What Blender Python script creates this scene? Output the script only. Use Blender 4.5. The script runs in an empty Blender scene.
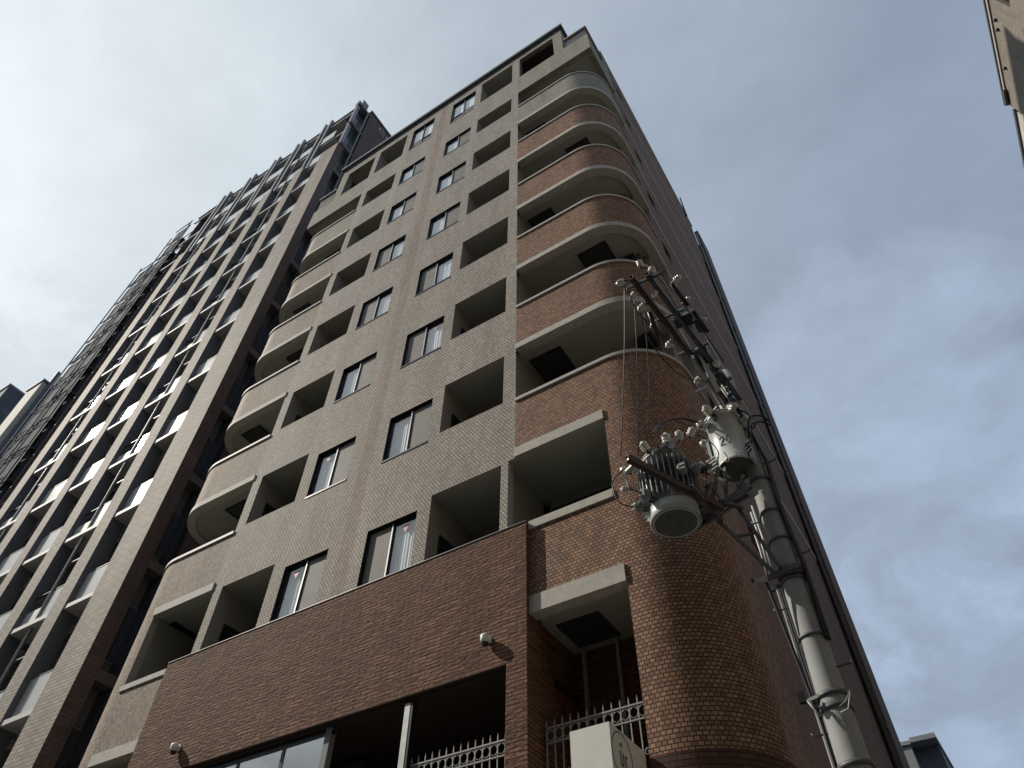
import bpy, math, random
from mathutils import Vector, Matrix
R = math.radians
rnd = random.Random(7)
scene = bpy.context.scene
col = scene.collection

# ------------------------------------------------------------------ camera
cam_d = bpy.data.cameras.new('camera')
cam = bpy.data.objects.new('camera', cam_d); col.objects.link(cam)
cam_d.sensor_width = 36.0
cam_d.lens = 728.12 / 1024 * 36.0
cam_d.clip_start = 0.05
cam_d.clip_end = 3000
right = Vector((0.84389918, 0.53642026, 0.0093534))
up = Vector((0.40512116, -0.64857463, 0.64438172))
fwd = Vector((-0.35172578, 0.54000394, 0.76464679))
cam.matrix_world = Matrix((
    (right.x, up.x, -fwd.x, 0), (right.y, up.y, -fwd.y, 0), (right.z, up.z, -fwd.z, 0), (0, 0, 0, 1)))
scene.camera = cam

# ------------------------------------------------------------------ light
SUN = Vector((-0.722, -0.279, 0.633)).normalized()
sun_el = math.asin(SUN.z); sun_az = math.atan2(SUN.x, SUN.y)
world = bpy.data.worlds.new('World'); scene.world = world
world.use_nodes = True
wt = world.node_tree; wt.nodes.clear()
def WN(t, **k):
    n = wt.nodes.new(t)
    for a, b in k.items(): setattr(n, a, b)
    return n
wl = wt.links.new
sky = WN('ShaderNodeTexSky', sky_type='NISHITA', sun_disc=False, sun_elevation=sun_el, sun_rotation=sun_az % (2*math.pi))
sky.air_density = 1.0; sky.dust_density = 1.5; sky.ozone_density = 1.5
tc = WN('ShaderNodeTexCoord')
# thin high cloud: brighter towards the sun (forward scattering)
dot = WN('ShaderNodeVectorMath', operation='DOT_PRODUCT'); wl(tc.outputs['Generated'], dot.inputs[0]); dot.inputs[1].default_value = SUN
glow = WN('ShaderNodeMapRange'); glow.inputs[1].default_value = -0.35; glow.inputs[2].default_value = 1.0
glow.inputs[3].default_value = 0.0; glow.inputs[4].default_value = 1.0
wl(dot.outputs['Value'], glow.inputs[0])
gp = WN('ShaderNodeMath', operation='POWER'); gp.inputs[1].default_value = 3.8; wl(glow.outputs[0], gp.inputs[0])
ccol = WN('ShaderNodeMix', data_type='RGBA')
ccol.inputs[6].default_value = (3.8, 4.7, 6.15, 1); ccol.inputs[7].default_value = (12.3, 13.3, 13.6, 1)
wl(gp.outputs[0], ccol.inputs[0])
mp = WN('ShaderNodeMapping'); mp.inputs['Scale'].default_value = (1.0, 1.4, 1.7); mp.inputs['Rotation'].default_value = (0.3, 0.5, 0.7)
wl(tc.outputs['Generated'], mp.inputs[0])
n1 = WN('ShaderNodeTexNoise'); n1.inputs['Scale'].default_value = 2.6; n1.inputs['Detail'].default_value = 7; n1.inputs['Roughness'].default_value = 0.55
n1.inputs['Distortion'].default_value = 0.35
wl(mp.outputs[0], n1.inputs['Vector'])
dens = WN('ShaderNodeMapRange'); dens.inputs[1].default_value = 0.30; dens.inputs[2].default_value = 0.62
dens.inputs[3].default_value = 0.80; dens.inputs[4].default_value = 0.97
wl(n1.outputs['Fac'], dens.inputs[0])
n2 = WN('ShaderNodeTexNoise'); n2.inputs['Scale'].default_value = 6.0; n2.inputs['Detail'].default_value = 8; n2.inputs['Roughness'].default_value = 0.6
wl(mp.outputs[0], n2.inputs['Vector'])
br = WN('ShaderNodeMapRange'); br.inputs[1].default_value = 0.35; br.inputs[2].default_value = 0.72
br.inputs[3].default_value = 0.96; br.inputs[4].default_value = 1.07
wl(n2.outputs['Fac'], br.inputs[0])
csc = WN('ShaderNodeVectorMath', operation='SCALE'); wl(ccol.outputs[2], csc.inputs[0]); wl(br.outputs[0], csc.inputs['Scale'])
# lower in the sky the clouds break into white patches over blue
sep = WN('ShaderNodeSeparateXYZ'); wl(tc.outputs['Generated'], sep.inputs[0])
low = WN('ShaderNodeMapRange'); low.inputs[1].default_value = 0.78; low.inputs[2].default_value = 0.45
low.inputs[3].default_value = 0.0; low.inputs[4].default_value = 1.0
wl(sep.outputs['Z'], low.inputs[0])
n3 = WN('ShaderNodeTexNoise'); n3.inputs['Scale'].default_value = 3.4; n3.inputs['Detail'].default_value = 9; n3.inputs['Roughness'].default_value = 0.6; n3.inputs['Distortion'].default_value = 0.5
mp3 = WN('ShaderNodeMapping'); mp3.inputs['Scale'].default_value = (1.6, 1.2, 2.2); mp3.inputs['Location'].default_value = (0.35, 0.0, 1.55)
wl(tc.outputs['Generated'], mp3.inputs[0]); wl(mp3.outputs[0], n3.inputs['Vector'])
patch = WN('ShaderNodeMapRange', interpolation_type='SMOOTHSTEP'); patch.inputs[1].default_value = 0.44; patch.inputs[2].default_value = 0.60
patch.inputs[3].default_value = -0.24; patch.inputs[4].default_value = 0.10
wl(n3.outputs['Fac'], patch.inputs[0])
pm = WN('ShaderNodeMath', operation='MULTIPLY'); wl(patch.outputs[0], pm.inputs[0]); wl(low.outputs[0], pm.inputs[1])
fd = WN('ShaderNodeMath', operation='ADD', use_clamp=True); wl(dens.outputs[0], fd.inputs[0]); wl(pm.outputs[0], fd.inputs[1])
# two brighter banks of low cloud
prev = None
for (d, lo, hi, amp) in (((0.04, 0.777, 0.628), 0.962, 0.996, 0.85), ((0.02, 0.935, 0.355), 0.972, 0.997, 0.95)):
    dd_ = WN('ShaderNodeVectorMath', operation='DOT_PRODUCT'); wl(tc.outputs['Generated'], dd_.inputs[0]); dd_.inputs[1].default_value = d
    nb = WN('ShaderNodeMath', operation='MULTIPLY_ADD'); nb.inputs[1].default_value = 0.055; wl(n3.outputs['Fac'], nb.inputs[0]); wl(dd_.outputs['Value'], nb.inputs[2])
    mb_ = WN('ShaderNodeMapRange', interpolation_type='SMOOTHSTEP'); mb_.inputs[1].default_value = lo+0.027; mb_.inputs[2].default_value = hi+0.027
    mb_.inputs[3].default_value = 0.0; mb_.inputs[4].default_value = amp; wl(nb.outputs[0], mb_.inputs[0])
    mn = WN('ShaderNodeMath', operation='MULTIPLY'); wl(mb_.outputs[0], mn.inputs[0]); wl(n2.outputs['Fac'], mn.inputs[1])
    if prev is None: prev = mn
    else:
        ad_ = WN('ShaderNodeMath', operation='ADD'); wl(prev.outputs[0], ad_.inputs[0]); wl(mn.outputs[0], ad_.inputs[1]); prev = ad_
pm2 = WN('ShaderNodeMath', operation='ADD'); wl(pm.outputs[0], pm2.inputs[0]); wl(prev.outputs[0], pm2.inputs[1]); pm = pm2
fd = WN('ShaderNodeMath', operation='ADD', use_clamp=True); wl(dens.outputs[0], fd.inputs[0]); wl(pm.outputs[0], fd.inputs[1])
pb = WN('ShaderNodeMath', operation='MULTIPLY_ADD'); pb.inputs[1].default_value = 0.5; pb.inputs[2].default_value = 1.03
wl(pm.outputs[0], pb.inputs[0])
csc2 = WN('ShaderNodeVectorMath', operation='SCALE'); wl(csc.outputs[0], csc2.inputs[0]); wl(pb.outputs[0], csc2.inputs['Scale'])
mixs = WN('ShaderNodeMix', data_type='RGBA')
wl(fd.outputs[0], mixs.inputs[0]); wl(sky.outputs[0], mixs.inputs[6]); wl(csc2.outputs[0], mixs.inputs[7])
bg = WN('ShaderNodeBackground'); bg.inputs['Strength'].default_value = 0.09
wl(mixs.outputs[2], bg.inputs[0])
wo = WN('ShaderNodeOutputWorld'); wl(bg.outputs[0], wo.inputs[0])

sd = bpy.data.lights.new('sun', 'SUN'); sd.energy = 5.0; sd.angle = R(0.6); sd.color = (1.0, 0.92, 0.80)
so = bpy.data.objects.new('sun', sd); col.objects.link(so)
so.rotation_euler = SUN.to_track_quat('Z', 'Y').to_euler(); so.location = (-40, -20, 60)
vs = scene.view_settings
vs.view_transform = 'Standard'; vs.look = 'None'; vs.gamma = 1; vs.use_curve_mapping = False; vs.exposure = -0.28

# ------------------------------------------------------------------ materials
def newmat(name):
    m = bpy.data.materials.new(name); m.use_nodes = True
    nt = m.node_tree; nt.nodes.clear()
    o = nt.nodes.new('ShaderNodeOutputMaterial'); b = nt.nodes.new('ShaderNodeBsdfPrincipled')
    nt.links.new(b.outputs[0], o.inputs[0])
    return m, nt, b
def plain(name, c, rough=0.6, metal=0.0, var=0.12, scale=6.0, bump=0.0, spec=0.5):
    m, nt, b = newmat(name)
    t = nt.nodes.new('ShaderNodeTexCoord')
    n = nt.nodes.new('ShaderNodeTexNoise'); n.inputs['Scale'].default_value = scale; n.inputs['Detail'].default_value = 8; n.inputs['Roughness'].default_value = 0.65
    nt.links.new(t.outputs['Object'], n.inputs['Vector'])
    mr = nt.nodes.new('ShaderNodeMapRange'); mr.inputs[1].default_value = 0.3; mr.inputs[2].default_value = 0.7
    mr.inputs[3].default_value = 1 - var; mr.inputs[4].default_value = 1 + var
    nt.links.new(n.outputs['Fac'], mr.inputs[0])
    s = nt.nodes.new('ShaderNodeVectorMath'); s.operation = 'SCALE'; s.inputs[0].default_value = c[:3]
    nt.links.new(mr.outputs[0], s.inputs['Scale']); nt.links.new(s.outputs[0], b.inputs['Base Color'])
    b.inputs['Roughness'].default_value = rough; b.inputs['Metallic'].default_value = metal
    b.inputs['Specular IOR Level'].default_value = spec
    if bump:
        bp = nt.nodes.new('ShaderNodeBump'); bp.inputs['Strength'].default_value = bump; bp.inputs['Distance'].default_value = 0.01
        nt.links.new(n.outputs['Fac'], bp.inputs['Height']); nt.links.new(bp.outputs[0], b.inputs['Normal'])
    return m
def tile(name, c1, c2, mortar, bw=0.066, rh=0.05, ms=0.006, rough=0.72, bump=0.6, stripe=None, stain=0.19, bias=0.0, dist=0.01, rustic=0.0):
    m, nt, b = newmat(name)
    L = nt.links.new
    uv = nt.nodes.new('ShaderNodeUVMap'); uv.uv_map = 'UVMap'
    br = nt.nodes.new('ShaderNodeTexBrick')
    br.inputs['Color1'].default_value = (*c1, 1); br.inputs['Color2'].default_value = (*c2, 1); br.inputs['Mortar'].default_value = (*mortar, 1)
    br.inputs['Scale'].default_value = 1.0; br.inputs['Brick Width'].default_value = bw; br.inputs['Row Height'].default_value = rh
    br.inputs['Mortar Size'].default_value = ms; br.inputs['Mortar Smooth'].default_value = 0.3; br.inputs['Bias'].default_value = bias
    vec = uv.outputs[0]
    if rustic:
        wn = nt.nodes.new('ShaderNodeTexNoise'); wn.inputs['Scale'].default_value = 9; wn.inputs['Detail'].default_value = 4
        L(vec, wn.inputs['Vector'])
        sb = nt.nodes.new('ShaderNodeVectorMath'); sb.operation = 'SUBTRACT'; L(wn.outputs['Color'], sb.inputs[0]); sb.inputs[1].default_value = (0.5, 0.5, 0.5)
        sc_ = nt.nodes.new('ShaderNodeVectorMath'); sc_.operation = 'SCALE'; L(sb.outputs[0], sc_.inputs[0]); sc_.inputs['Scale'].default_value = rustic
        ad = nt.nodes.new('ShaderNodeVectorMath'); ad.operation = 'ADD'; L(vec, ad.inputs[0]); L(sc_.outputs[0], ad.inputs[1])
        vec = ad.outputs[0]
    L(vec, br.inputs['Vector'])
    colr = br.outputs['Color']
    if stripe:
        (sx0, sx1, s1, s2) = stripe
        br2 = nt.nodes.new('ShaderNodeTexBrick')
        for i in ('Scale', 'Brick Width', 'Row Height', 'Mortar Size', 'Mortar Smooth', 'Bias'):
            br2.inputs[i].default_value = br.inputs[i].default_value
        br2.inputs['Color1'].default_value = (*s1, 1); br2.inputs['Color2'].default_value = (*s2, 1); br2.inputs['Mortar'].default_value = (*mortar, 1)
        L(vec, br2.inputs['Vector'])
        sp = nt.nodes.new('ShaderNodeSeparateXYZ'); L(uv.outputs[0], sp.inputs[0])
        a = nt.nodes.new('ShaderNodeMath'); a.operation = 'GREATER_THAN'; a.inputs[1].default_value = sx0; L(sp.outputs[0], a.inputs[0])
        c = nt.nodes.new('ShaderNodeMath'); c.operation = 'LESS_THAN'; c.inputs[1].default_value = sx1; L(sp.outputs[0], c.inputs[0])
        mu = nt.nodes.new('ShaderNodeMath'); mu.operation = 'MULTIPLY'; L(a.outputs[0], mu.inputs[0]); L(c.outputs[0], mu.inputs[1])
        mx = nt.nodes.new('ShaderNodeMix'); mx.data_type = 'RGBA'; L(mu.outputs[0], mx.inputs[0]); L(colr, mx.inputs[6]); L(br2.outputs['Color'], mx.inputs[7])
        colr = mx.outputs[2]
    # broad stains, streaks running down and small speckle
    mpn = nt.nodes.new('ShaderNodeMapping'); mpn.inputs['Scale'].default_value = (1.6, 0.28, 1)
    L(uv.outputs[0], mpn.inputs[0])
    n = nt.nodes.new('ShaderNodeTexNoise'); n.inputs['Scale'].default_value = 1.1; n.inputs['Detail'].default_value = 9; n.inputs['Roughness'].default_value = 0.7
    L(mpn.outputs[0], n.inputs['Vector'])
    mr = nt.nodes.new('ShaderNodeMapRange'); mr.inputs[1].default_value = 0.3; mr.inputs[2].default_value = 0.7
    mr.inputs[3].default_value = 1 - stain; mr.inputs[4].default_value = 1 + stain
    L(n.outputs['Fac'], mr.inputs[0])
    s = nt.nodes.new('ShaderNodeVectorMath'); s.operation = 'SCALE'; L(colr, s.inputs[0]); L(mr.outputs[0], s.inputs['Scale'])
    L(s.outputs[0], b.inputs['Base Color'])
    b.inputs['Roughness'].default_value = rough; b.inputs['Specular IOR Level'].default_value = 0.18
    if bump:
        inv = nt.nodes.new('ShaderNodeMath'); inv.operation = 'SUBTRACT'; inv.inputs[0].default_value = 1.0; L(br.outputs['Fac'], inv.inputs[1])
        h = inv.outputs[0]
        fn = nt.nodes.new('ShaderNodeTexNoise'); fn.inputs['Scale'].default_value = 28 if rustic else 60; fn.inputs['Detail'].default_value = 5
        mp2 = nt.nodes.new('ShaderNodeMapping'); mp2.inputs['Scale'].default_value = (0.35, 1.0, 1) if rustic else (1, 1, 1)
        L(uv.outputs[0], mp2.inputs[0]); L(mp2.outputs[0], fn.inputs['Vector'])
        ma = nt.nodes.new('ShaderNodeMath'); ma.operation = 'MULTIPLY_ADD'; ma.inputs[1].default_value = 1.5 if rustic else 0.10
        L(fn.outputs['Fac'], ma.inputs[0]); L(h, ma.inputs[2])
        bp = nt.nodes.new('ShaderNodeBump'); bp.inputs['Strength'].default_value = bump; bp.inputs['Distance'].default_value = dist
        L(ma.outputs[0], bp.inputs['Height']); L(bp.outputs[0], b.inputs['Normal'])
    return m
def glassm(name, tint=(0.02, 0.025, 0.03), refl=0.0):
    m = bpy.data.materials.new(name); m.use_nodes = True
    nt = m.node_tree; nt.nodes.clear(); L = nt.links.new
    o = nt.nodes.new('ShaderNodeOutputMaterial')
    g = nt.nodes.new('ShaderNodeBsdfGlossy'); g.inputs['Roughness'].default_value = 0.02
    t = nt.nodes.new('ShaderNodeBsdfTransparent'); t.inputs[0].default_value = (0.93, 0.95, 0.95, 1)
    f = nt.nodes.new('ShaderNodeFresnel'); f.inputs[0].default_value = 1.5
    a = nt.nodes.new('ShaderNodeMath'); a.operation = 'ADD'; a.use_clamp = True; a.inputs[1].default_value = 0.05 + refl; L(f.outputs[0], a.inputs[0])
    gm = nt.nodes.new('ShaderNodeNewGeometry'); bm_ = nt.nodes.new('ShaderNodeMix'); L(gm.outputs['Backfacing'], bm_.inputs[0]); L(a.outputs[0], bm_.inputs[2]); bm_.inputs[3].default_value = 0.08
    x = nt.nodes.new('ShaderNodeMixShader'); L(bm_.outputs[0], x.inputs[0]); L(t.outputs[0], x.inputs[1]); L(g.outputs[0], x.inputs[2])
    L(x.outputs[0], o.inputs[0])
    return m

M = {}
M['light_tile'] = tile('pale beige wall tile', (0.61, 0.55, 0.475), (0.40, 0.352, 0.30), (0.13, 0.118, 0.105),
                       stripe=(-8.26, -7.94, (0.52, 0.395, 0.315), (0.33, 0.24, 0.19)), ms=0.010, bump=0.4, dist=0.006)
M['grey_tile'] = tile('grey beige wall tile', (0.46, 0.43, 0.345), (0.33, 0.30, 0.245), (0.13, 0.12, 0.10), ms=0.008)
M['red_tile'] = tile('red brown wall tile', (0.42, 0.25, 0.16), (0.225, 0.125, 0.080), (0.055, 0.038, 0.031), ms=0.007, bump=0.4, dist=0.006)
M['tan_tile'] = tile('tan wall tile', (0.43, 0.345, 0.27), (0.23, 0.18, 0.14), (0.15, 0.125, 0.10), ms=0.007, bump=0.5, dist=0.006)
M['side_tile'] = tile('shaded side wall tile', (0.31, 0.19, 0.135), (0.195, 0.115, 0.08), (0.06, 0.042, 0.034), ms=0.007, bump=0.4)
M['base_tile'] = tile('dark red base brick', (0.14, 0.070, 0.050), (0.09, 0.045, 0.034), (0.04, 0.03, 0.025), bw=0.2, rh=0.06, ms=0.008)
M['brown_brick'] = tile('rough dark brown split brick', (0.225, 0.116, 0.070), (0.128, 0.064, 0.039), (0.045, 0.028, 0.022), bw=0.22, rh=0.055, ms=0.007,
                        rough=0.8, bump=0.9, dist=0.016, rustic=0.010, stain=0.2)
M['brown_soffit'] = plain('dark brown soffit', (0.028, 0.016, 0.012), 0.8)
M['concrete'] = plain('pale concrete trim', (0.44, 0.42, 0.37), 0.75, var=0.16, scale=9, bump=0.3)
M['coping'] = plain('pale coping', (0.42, 0.40, 0.36), 0.6, var=0.1)
M['joint'] = plain('pale joint trim', (0.72, 0.69, 0.64), 0.6, var=0.1)
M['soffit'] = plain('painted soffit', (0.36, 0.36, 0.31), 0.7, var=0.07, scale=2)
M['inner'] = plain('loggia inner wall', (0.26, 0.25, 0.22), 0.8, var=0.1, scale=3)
M['hatch'] = plain('dark hatch', (0.035, 0.037, 0.04), 0.5, var=0.1)
M['cornice'] = plain('dark cornice metal', (0.085, 0.09, 0.09), 0.45, 0.3)
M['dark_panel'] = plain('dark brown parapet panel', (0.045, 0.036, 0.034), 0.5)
M['frame'] = plain('dark bronze window frame', (0.028, 0.032, 0.04), 0.35, 0.5)
M['silver'] = plain('aluminium', (0.45, 0.45, 0.45), 0.5, 0.3)
M['screen'] = plain('grey insect screen', (0.17, 0.165, 0.15), 0.7, var=0.18, scale=5)
M['pink'] = plain('faded red marker', (0.62, 0.33, 0.34), 0.6)
M['pane'] = glassm('window pane', refl=0.03)
M['shop_pane'] = glassm('shop pane', refl=0.22)
m_, nt_, b_ = newmat('white curtain'); b_.inputs['Base Color'].default_value = (0.88, 0.90, 0.93, 1); b_.inputs['Roughness'].default_value = 0.9; M['curtain'] = m_
M['roof'] = plain('roof membrane', (0.16, 0.16, 0.16), 0.9)
M['pipe'] = plain('painted drain pipe', (0.20, 0.20, 0.20), 0.5)
M['pipe_dark'] = plain('dark drain pipe', (0.09, 0.10, 0.11), 0.45, 0.3)
M['tower_tile'] = tile('tower beige tile', (0.40, 0.35, 0.295), (0.29, 0.255, 0.215), (0.17, 0.15, 0.13), bw=0.30, rh=0.10, ms=0.012, bump=0.6, dist=0.012)
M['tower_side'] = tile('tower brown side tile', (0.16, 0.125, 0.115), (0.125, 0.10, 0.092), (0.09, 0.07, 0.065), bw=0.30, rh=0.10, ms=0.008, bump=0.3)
M['tower_slab'] = plain('tower slab edge', (0.52, 0.51, 0.49), 0.6)
M['tower_dark'] = plain('tower dark recess and side shade', (0.13, 0.14, 0.155), 0.5)
M['tower_metal'] = plain('tower fin metal', (0.26, 0.26, 0.27), 0.4, 0.4)
M['tower_glass'] = plain('tower dark glass', (0.045, 0.053, 0.066), 0.12, 0.0, spec=0.6)
M['beam_grey'] = plain('dark grey beam', (0.13, 0.125, 0.12), 0.7)
M['panel'] = plain('frosted white balcony panel', (0.50, 0.50, 0.48), 0.22, 0.0, var=0.04, spec=0.7)
M['net'] = plain('blue grey safety netting', (0.040, 0.052, 0.070), 0.85, var=0.5, scale=1.3, bump=0.2, spec=0.1)
M['scaf'] = plain('scaffold tube', (0.10, 0.11, 0.13), 0.8, 0.0)
M['slate'] = plain('dark slate cladding', (0.085, 0.10, 0.125), 0.85, var=0.4, scale=0.7)
M['cream'] = plain('cream render', (0.50, 0.47, 0.41), 0.8)
M['far_grey'] = plain('grey render', (0.23, 0.25, 0.26), 0.8, var=0.15, scale=0.8)
M['far_dark'] = plain('dark grey render', (0.10, 0.11, 0.13), 0.7)
M['right_tile'] = tile('taupe wall tile', (0.27, 0.235, 0.20), (0.21, 0.18, 0.155), (0.15, 0.14, 0.12), bw=0.1, rh=0.05, bump=0.3)
M['siding'] = tile('cream lap siding', (0.56, 0.54, 0.48), (0.54, 0.52, 0.46), (0.20, 0.19, 0.17), bw=3.0, rh=0.16, ms=0.012, bump=0.4)
M['pole'] = plain('weathered concrete pole', (0.28, 0.293, 0.29), 0.75, var=0.12, scale=4, bump=0.25)
M['galv'] = plain('galvanised steel', (0.36, 0.38, 0.38), 0.55, 0.3, var=0.15, scale=12)
M['arm'] = plain('weathered dark steel', (0.10, 0.105, 0.11), 0.55, 0.4, var=0.3, scale=8)
M['rust'] = plain('rusty dark steel', (0.075, 0.050, 0.042), 0.7, 0.2, var=0.3, scale=10)
M['tank'] = plain('pale grey transformer paint', (0.48, 0.51, 0.51), 0.38, 0.0, var=0.08, scale=5)
M['tank_dark'] = plain('grey transformer paint', (0.19, 0.205, 0.21), 0.45, 0.0, var=0.12, scale=6)
M['under'] = plain('dark tank underside', (0.10, 0.105, 0.10), 0.6)
M['porcelain'] = plain('white porcelain', (0.70, 0.69, 0.64), 0.18, 0.0, var=0.05)
M['rubber'] = plain('black cable', (0.015, 0.017, 0.022), 0.4, 0.0)
M['navy'] = plain('navy switch casing', (0.03, 0.05, 0.09), 0.35)
M['ink'] = plain('faded grey stencil', (0.16, 0.18, 0.18), 0.6)
M['sign'] = plain('ivory sign box', (0.70, 0.71, 0.66), 0.45, 0.0, var=0.04)
M['sign_ink'] = plain('dark sign lettering', (0.16, 0.145, 0.12), 0.5)
M['fence'] = plain('pale iron fence', (0.26, 0.265, 0.265), 0.6, 0.1)
M['camw'] = plain('white plastic housing', (0.72, 0.73, 0.70), 0.35)
M['black'] = plain('black plastic', (0.02, 0.02, 0.022), 0.3)
M['asphalt'] = plain('asphalt', (0.05, 0.05, 0.052), 0.9, var=0.2, scale=30, bump=0.4)
M['paving'] = tile('pavement blocks', (0.19, 0.185, 0.17), (0.15, 0.145, 0.135), (0.12, 0.12, 0.11), bw=0.3, rh=0.3)
M['kerb'] = plain('kerb stone', (0.35, 0.34, 0.32), 0.8)
M['paint'] = plain('white road paint', (0.75, 0.75, 0.72), 0.7)
M['earth'] = plain('ground', (0.09, 0.088, 0.082), 0.95)

# ------------------------------------------------------------------ mesh helpers
ORG = {}
class MB:
    def __init__(s): s.v = []; s.f = []; s.uv = []; s.m = []; s.mats = []; s.sm = []
    def mi(s, mat):
        if mat not in s.mats: s.mats.append(mat)
        return s.mats.index(mat)
    def poly(s, pts, mat, uv=None, smooth=False):
        pts = [Vector(p) for p in pts]
        if uv is None:
            n = Vector((0, 0, 0))
            for i in range(len(pts)):
                a, b = pts[i], pts[(i+1) % len(pts)]; n += a.cross(b)
            ax, ay, az = abs(n.x), abs(n.y), abs(n.z)
            if az >= ax and az >= ay: uv = [(p.x, p.y) for p in pts]
            elif ay >= ax: uv = [(p.x, p.z) for p in pts]
            else: uv = [(p.y, p.z) for p in pts]
        k = len(s.v); s.v += [tuple(p) for p in pts]; s.f.append(tuple(range(k, k+len(pts)))); s.uv.append(uv); s.m.append(s.mi(mat)); s.sm.append(smooth)
    def box(s, x0, x1, y0, y1, z0, z1, mat, skip=''):
        P = lambda x, y, z: (x, y, z)
        if 'f' not in skip: s.poly([P(x0,y0,z0), P(x1,y0,z0), P(x1,y0,z1), P(x0,y0,z1)], mat)
        if 'b' not in skip: s.poly([P(x1,y1,z0), P(x0,y1,z0), P(x0,y1,z1), P(x1,y1,z1)], mat)
        if 'l' not in skip: s.poly([P(x0,y1,z0), P(x0,y0,z0), P(x0,y0,z1), P(x0,y1,z1)], mat)
        if 'r' not in skip: s.poly([P(x1,y0,z0), P(x1,y1,z0), P(x1,y1,z1), P(x1,y0,z1)], mat)
        if 't' not in skip: s.poly([P(x0,y0,z1), P(x1,y0,z1), P(x1,y1,z1), P(x0,y1,z1)], mat)
        if 'u' not in skip: s.poly([P(x0,y1,z0), P(x1,y1,z0), P(x1,y0,z0), P(x0,y0,z0)], mat)
    def obox(s, c, ax, ay, az, mat):
        c = Vector(c); ax, ay, az = Vector(ax), Vector(ay), Vector(az)
        q = lambda i, j, k: c + ax*i + ay*j + az*k
        for f in (((-1,-1,-1),(1,-1,-1),(1,-1,1),(-1,-1,1)), ((1,1,-1),(-1,1,-1),(-1,1,1),(1,1,1)), ((-1,1,-1),(-1,-1,-1),(-1,-1,1),(-1,1,1)),
                  ((1,-1,-1),(1,1,-1),(1,1,1),(1,-1,1)), ((-1,-1,1),(1,-1,1),(1,1,1),(-1,1,1)), ((-1,1,-1),(1,1,-1),(1,-1,-1),(-1,-1,-1))):
            s.poly([q(*t) for t in f], mat, uv=[(0,0),(1,0),(1,1),(0,1)])
    def bar(s, a, b, w, h, mat, upv=(0,0,1)):
        a, b = Vector(a), Vector(b); d = b - a; L = d.length; d.normalize()
        u = Vector(upv); sdir = d.cross(u)
        if sdir.length < 1e-4: sdir = d.cross(Vector((1,0,0)))
        sdir.normalize(); u2 = sdir.cross(d)
        s.obox((a+b)/2, d*L/2, sdir*w/2, u2*h/2, mat)
    def channel(s, a, b, w, h, t, mat, upv=(0,0,1), flip=1):
        # a C-section: web and two flanges
        a, b = Vector(a), Vector(b); d = (b-a).normalized(); sd_ = d.cross(Vector(upv)).normalized(); u2 = sd_.cross(d)
        s.bar(a + sd_*flip*(w/2-t/2), b + sd_*flip*(w/2-t/2), t, h, mat, upv)
        s.bar(a + u2*(h/2-t/2), b + u2*(h/2-t/2), w, t, mat, upv)
        s.bar(a - u2*(h/2-t/2), b - u2*(h/2-t/2), w, t, mat, upv)
    def tube(s, pts, r, mat, n=8, caps=True, r2=None):
        pts = [Vector(p) for p in pts]; rings = []
        prev = None
        for i, p in enumerate(pts):
            d = (pts[min(i+1, len(pts)-1)] - pts[max(i-1, 0)]).normalized()
            if prev is None:
                a = d.cross(Vector((0,0,1)))
                if a.length < 1e-3: a = d.cross(Vector((1,0,0)))
            else: a = prev - d*prev.dot(d)
            a.normalize(); prev = a; b = d.cross(a)
            rr = r if r2 is None else r + (r2-r)*i/(len(pts)-1)
            rings.append([p + (a*math.cos(2*math.pi*k/n) + b*math.sin(2*math.pi*k/n))*rr for k in range(n)])
        for i in range(len(rings)-1):
            for k in range(n):
                k2 = (k+1) % n
                s.poly([rings[i][k], rings[i][k2], rings[i+1][k2], rings[i+1][k]], mat, uv=[(k/n,i),(k/n+1/n,i),(k/n+1/n,i+1),(k/n,i+1)], smooth=True)
        if caps:
            s.poly(rings[0][::-1], mat); s.poly(rings[-1], mat)
    def lathe(s, prof, org, axis=(0,0,1), mat=None, n=20, mats=None, smooth=True):
        o = Vector(org); d = Vector(axis).normalized()
        a = d.cross(Vector((0,1,0)))
        if a.length < 1e-3: a = d.cross(Vector((1,0,0)))
        a.normalize(); b = d.cross(a)
        ring = lambda r, h: [o + d*h + (a*math.cos(2*math.pi*k/n) + b*math.sin(2*math.pi*k/n))*r for k in range(n)]
        rs = [ring(r, h) for r, h in prof]
        for i in range(len(rs)-1):
            mt = mats[i] if mats else mat
            for k in range(n):
                k2 = (k+1) % n
                s.poly([rs[i][k], rs[i][k2], rs[i+1][k2], rs[i+1][k]], mt, uv=[(0,0),(1,0),(1,1),(0,1)], smooth=smooth)
        s.poly(rs[0][::-1], mats[0] if mats else mat); s.poly(rs[-1], mats[-1] if mats else mat)
    def wall_y(s, y, x0, x1, z0, z1, holes, mat, reveal=0.0, rmat=None):
        xs = sorted({x0, x1, *[min(max(h[i], x0), x1) for h in holes for i in (0, 1)]})
        zs = sorted({z0, z1, *[min(max(h[i], z0), z1) for h in holes for i in (2, 3)]})
        for i in range(len(xs)-1):
            j = 0
            while j < len(zs)-1:
                xm = (xs[i]+xs[i+1])/2
                inh = lambda zz: any(h[0] < xm < h[1] and h[2] < zz < h[3] for h in holes)
                if inh((zs[j]+zs[j+1])/2): j += 1; continue
                k = j
                while k+1 < len(zs)-1 and not inh((zs[k+1]+zs[k+2])/2): k += 1
                s.poly([(xs[i],y,zs[j]), (xs[i+1],y,zs[j]), (xs[i+1],y,zs[k+1]), (xs[i],y,zs[k+1])], mat)
                j = k+1
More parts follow.
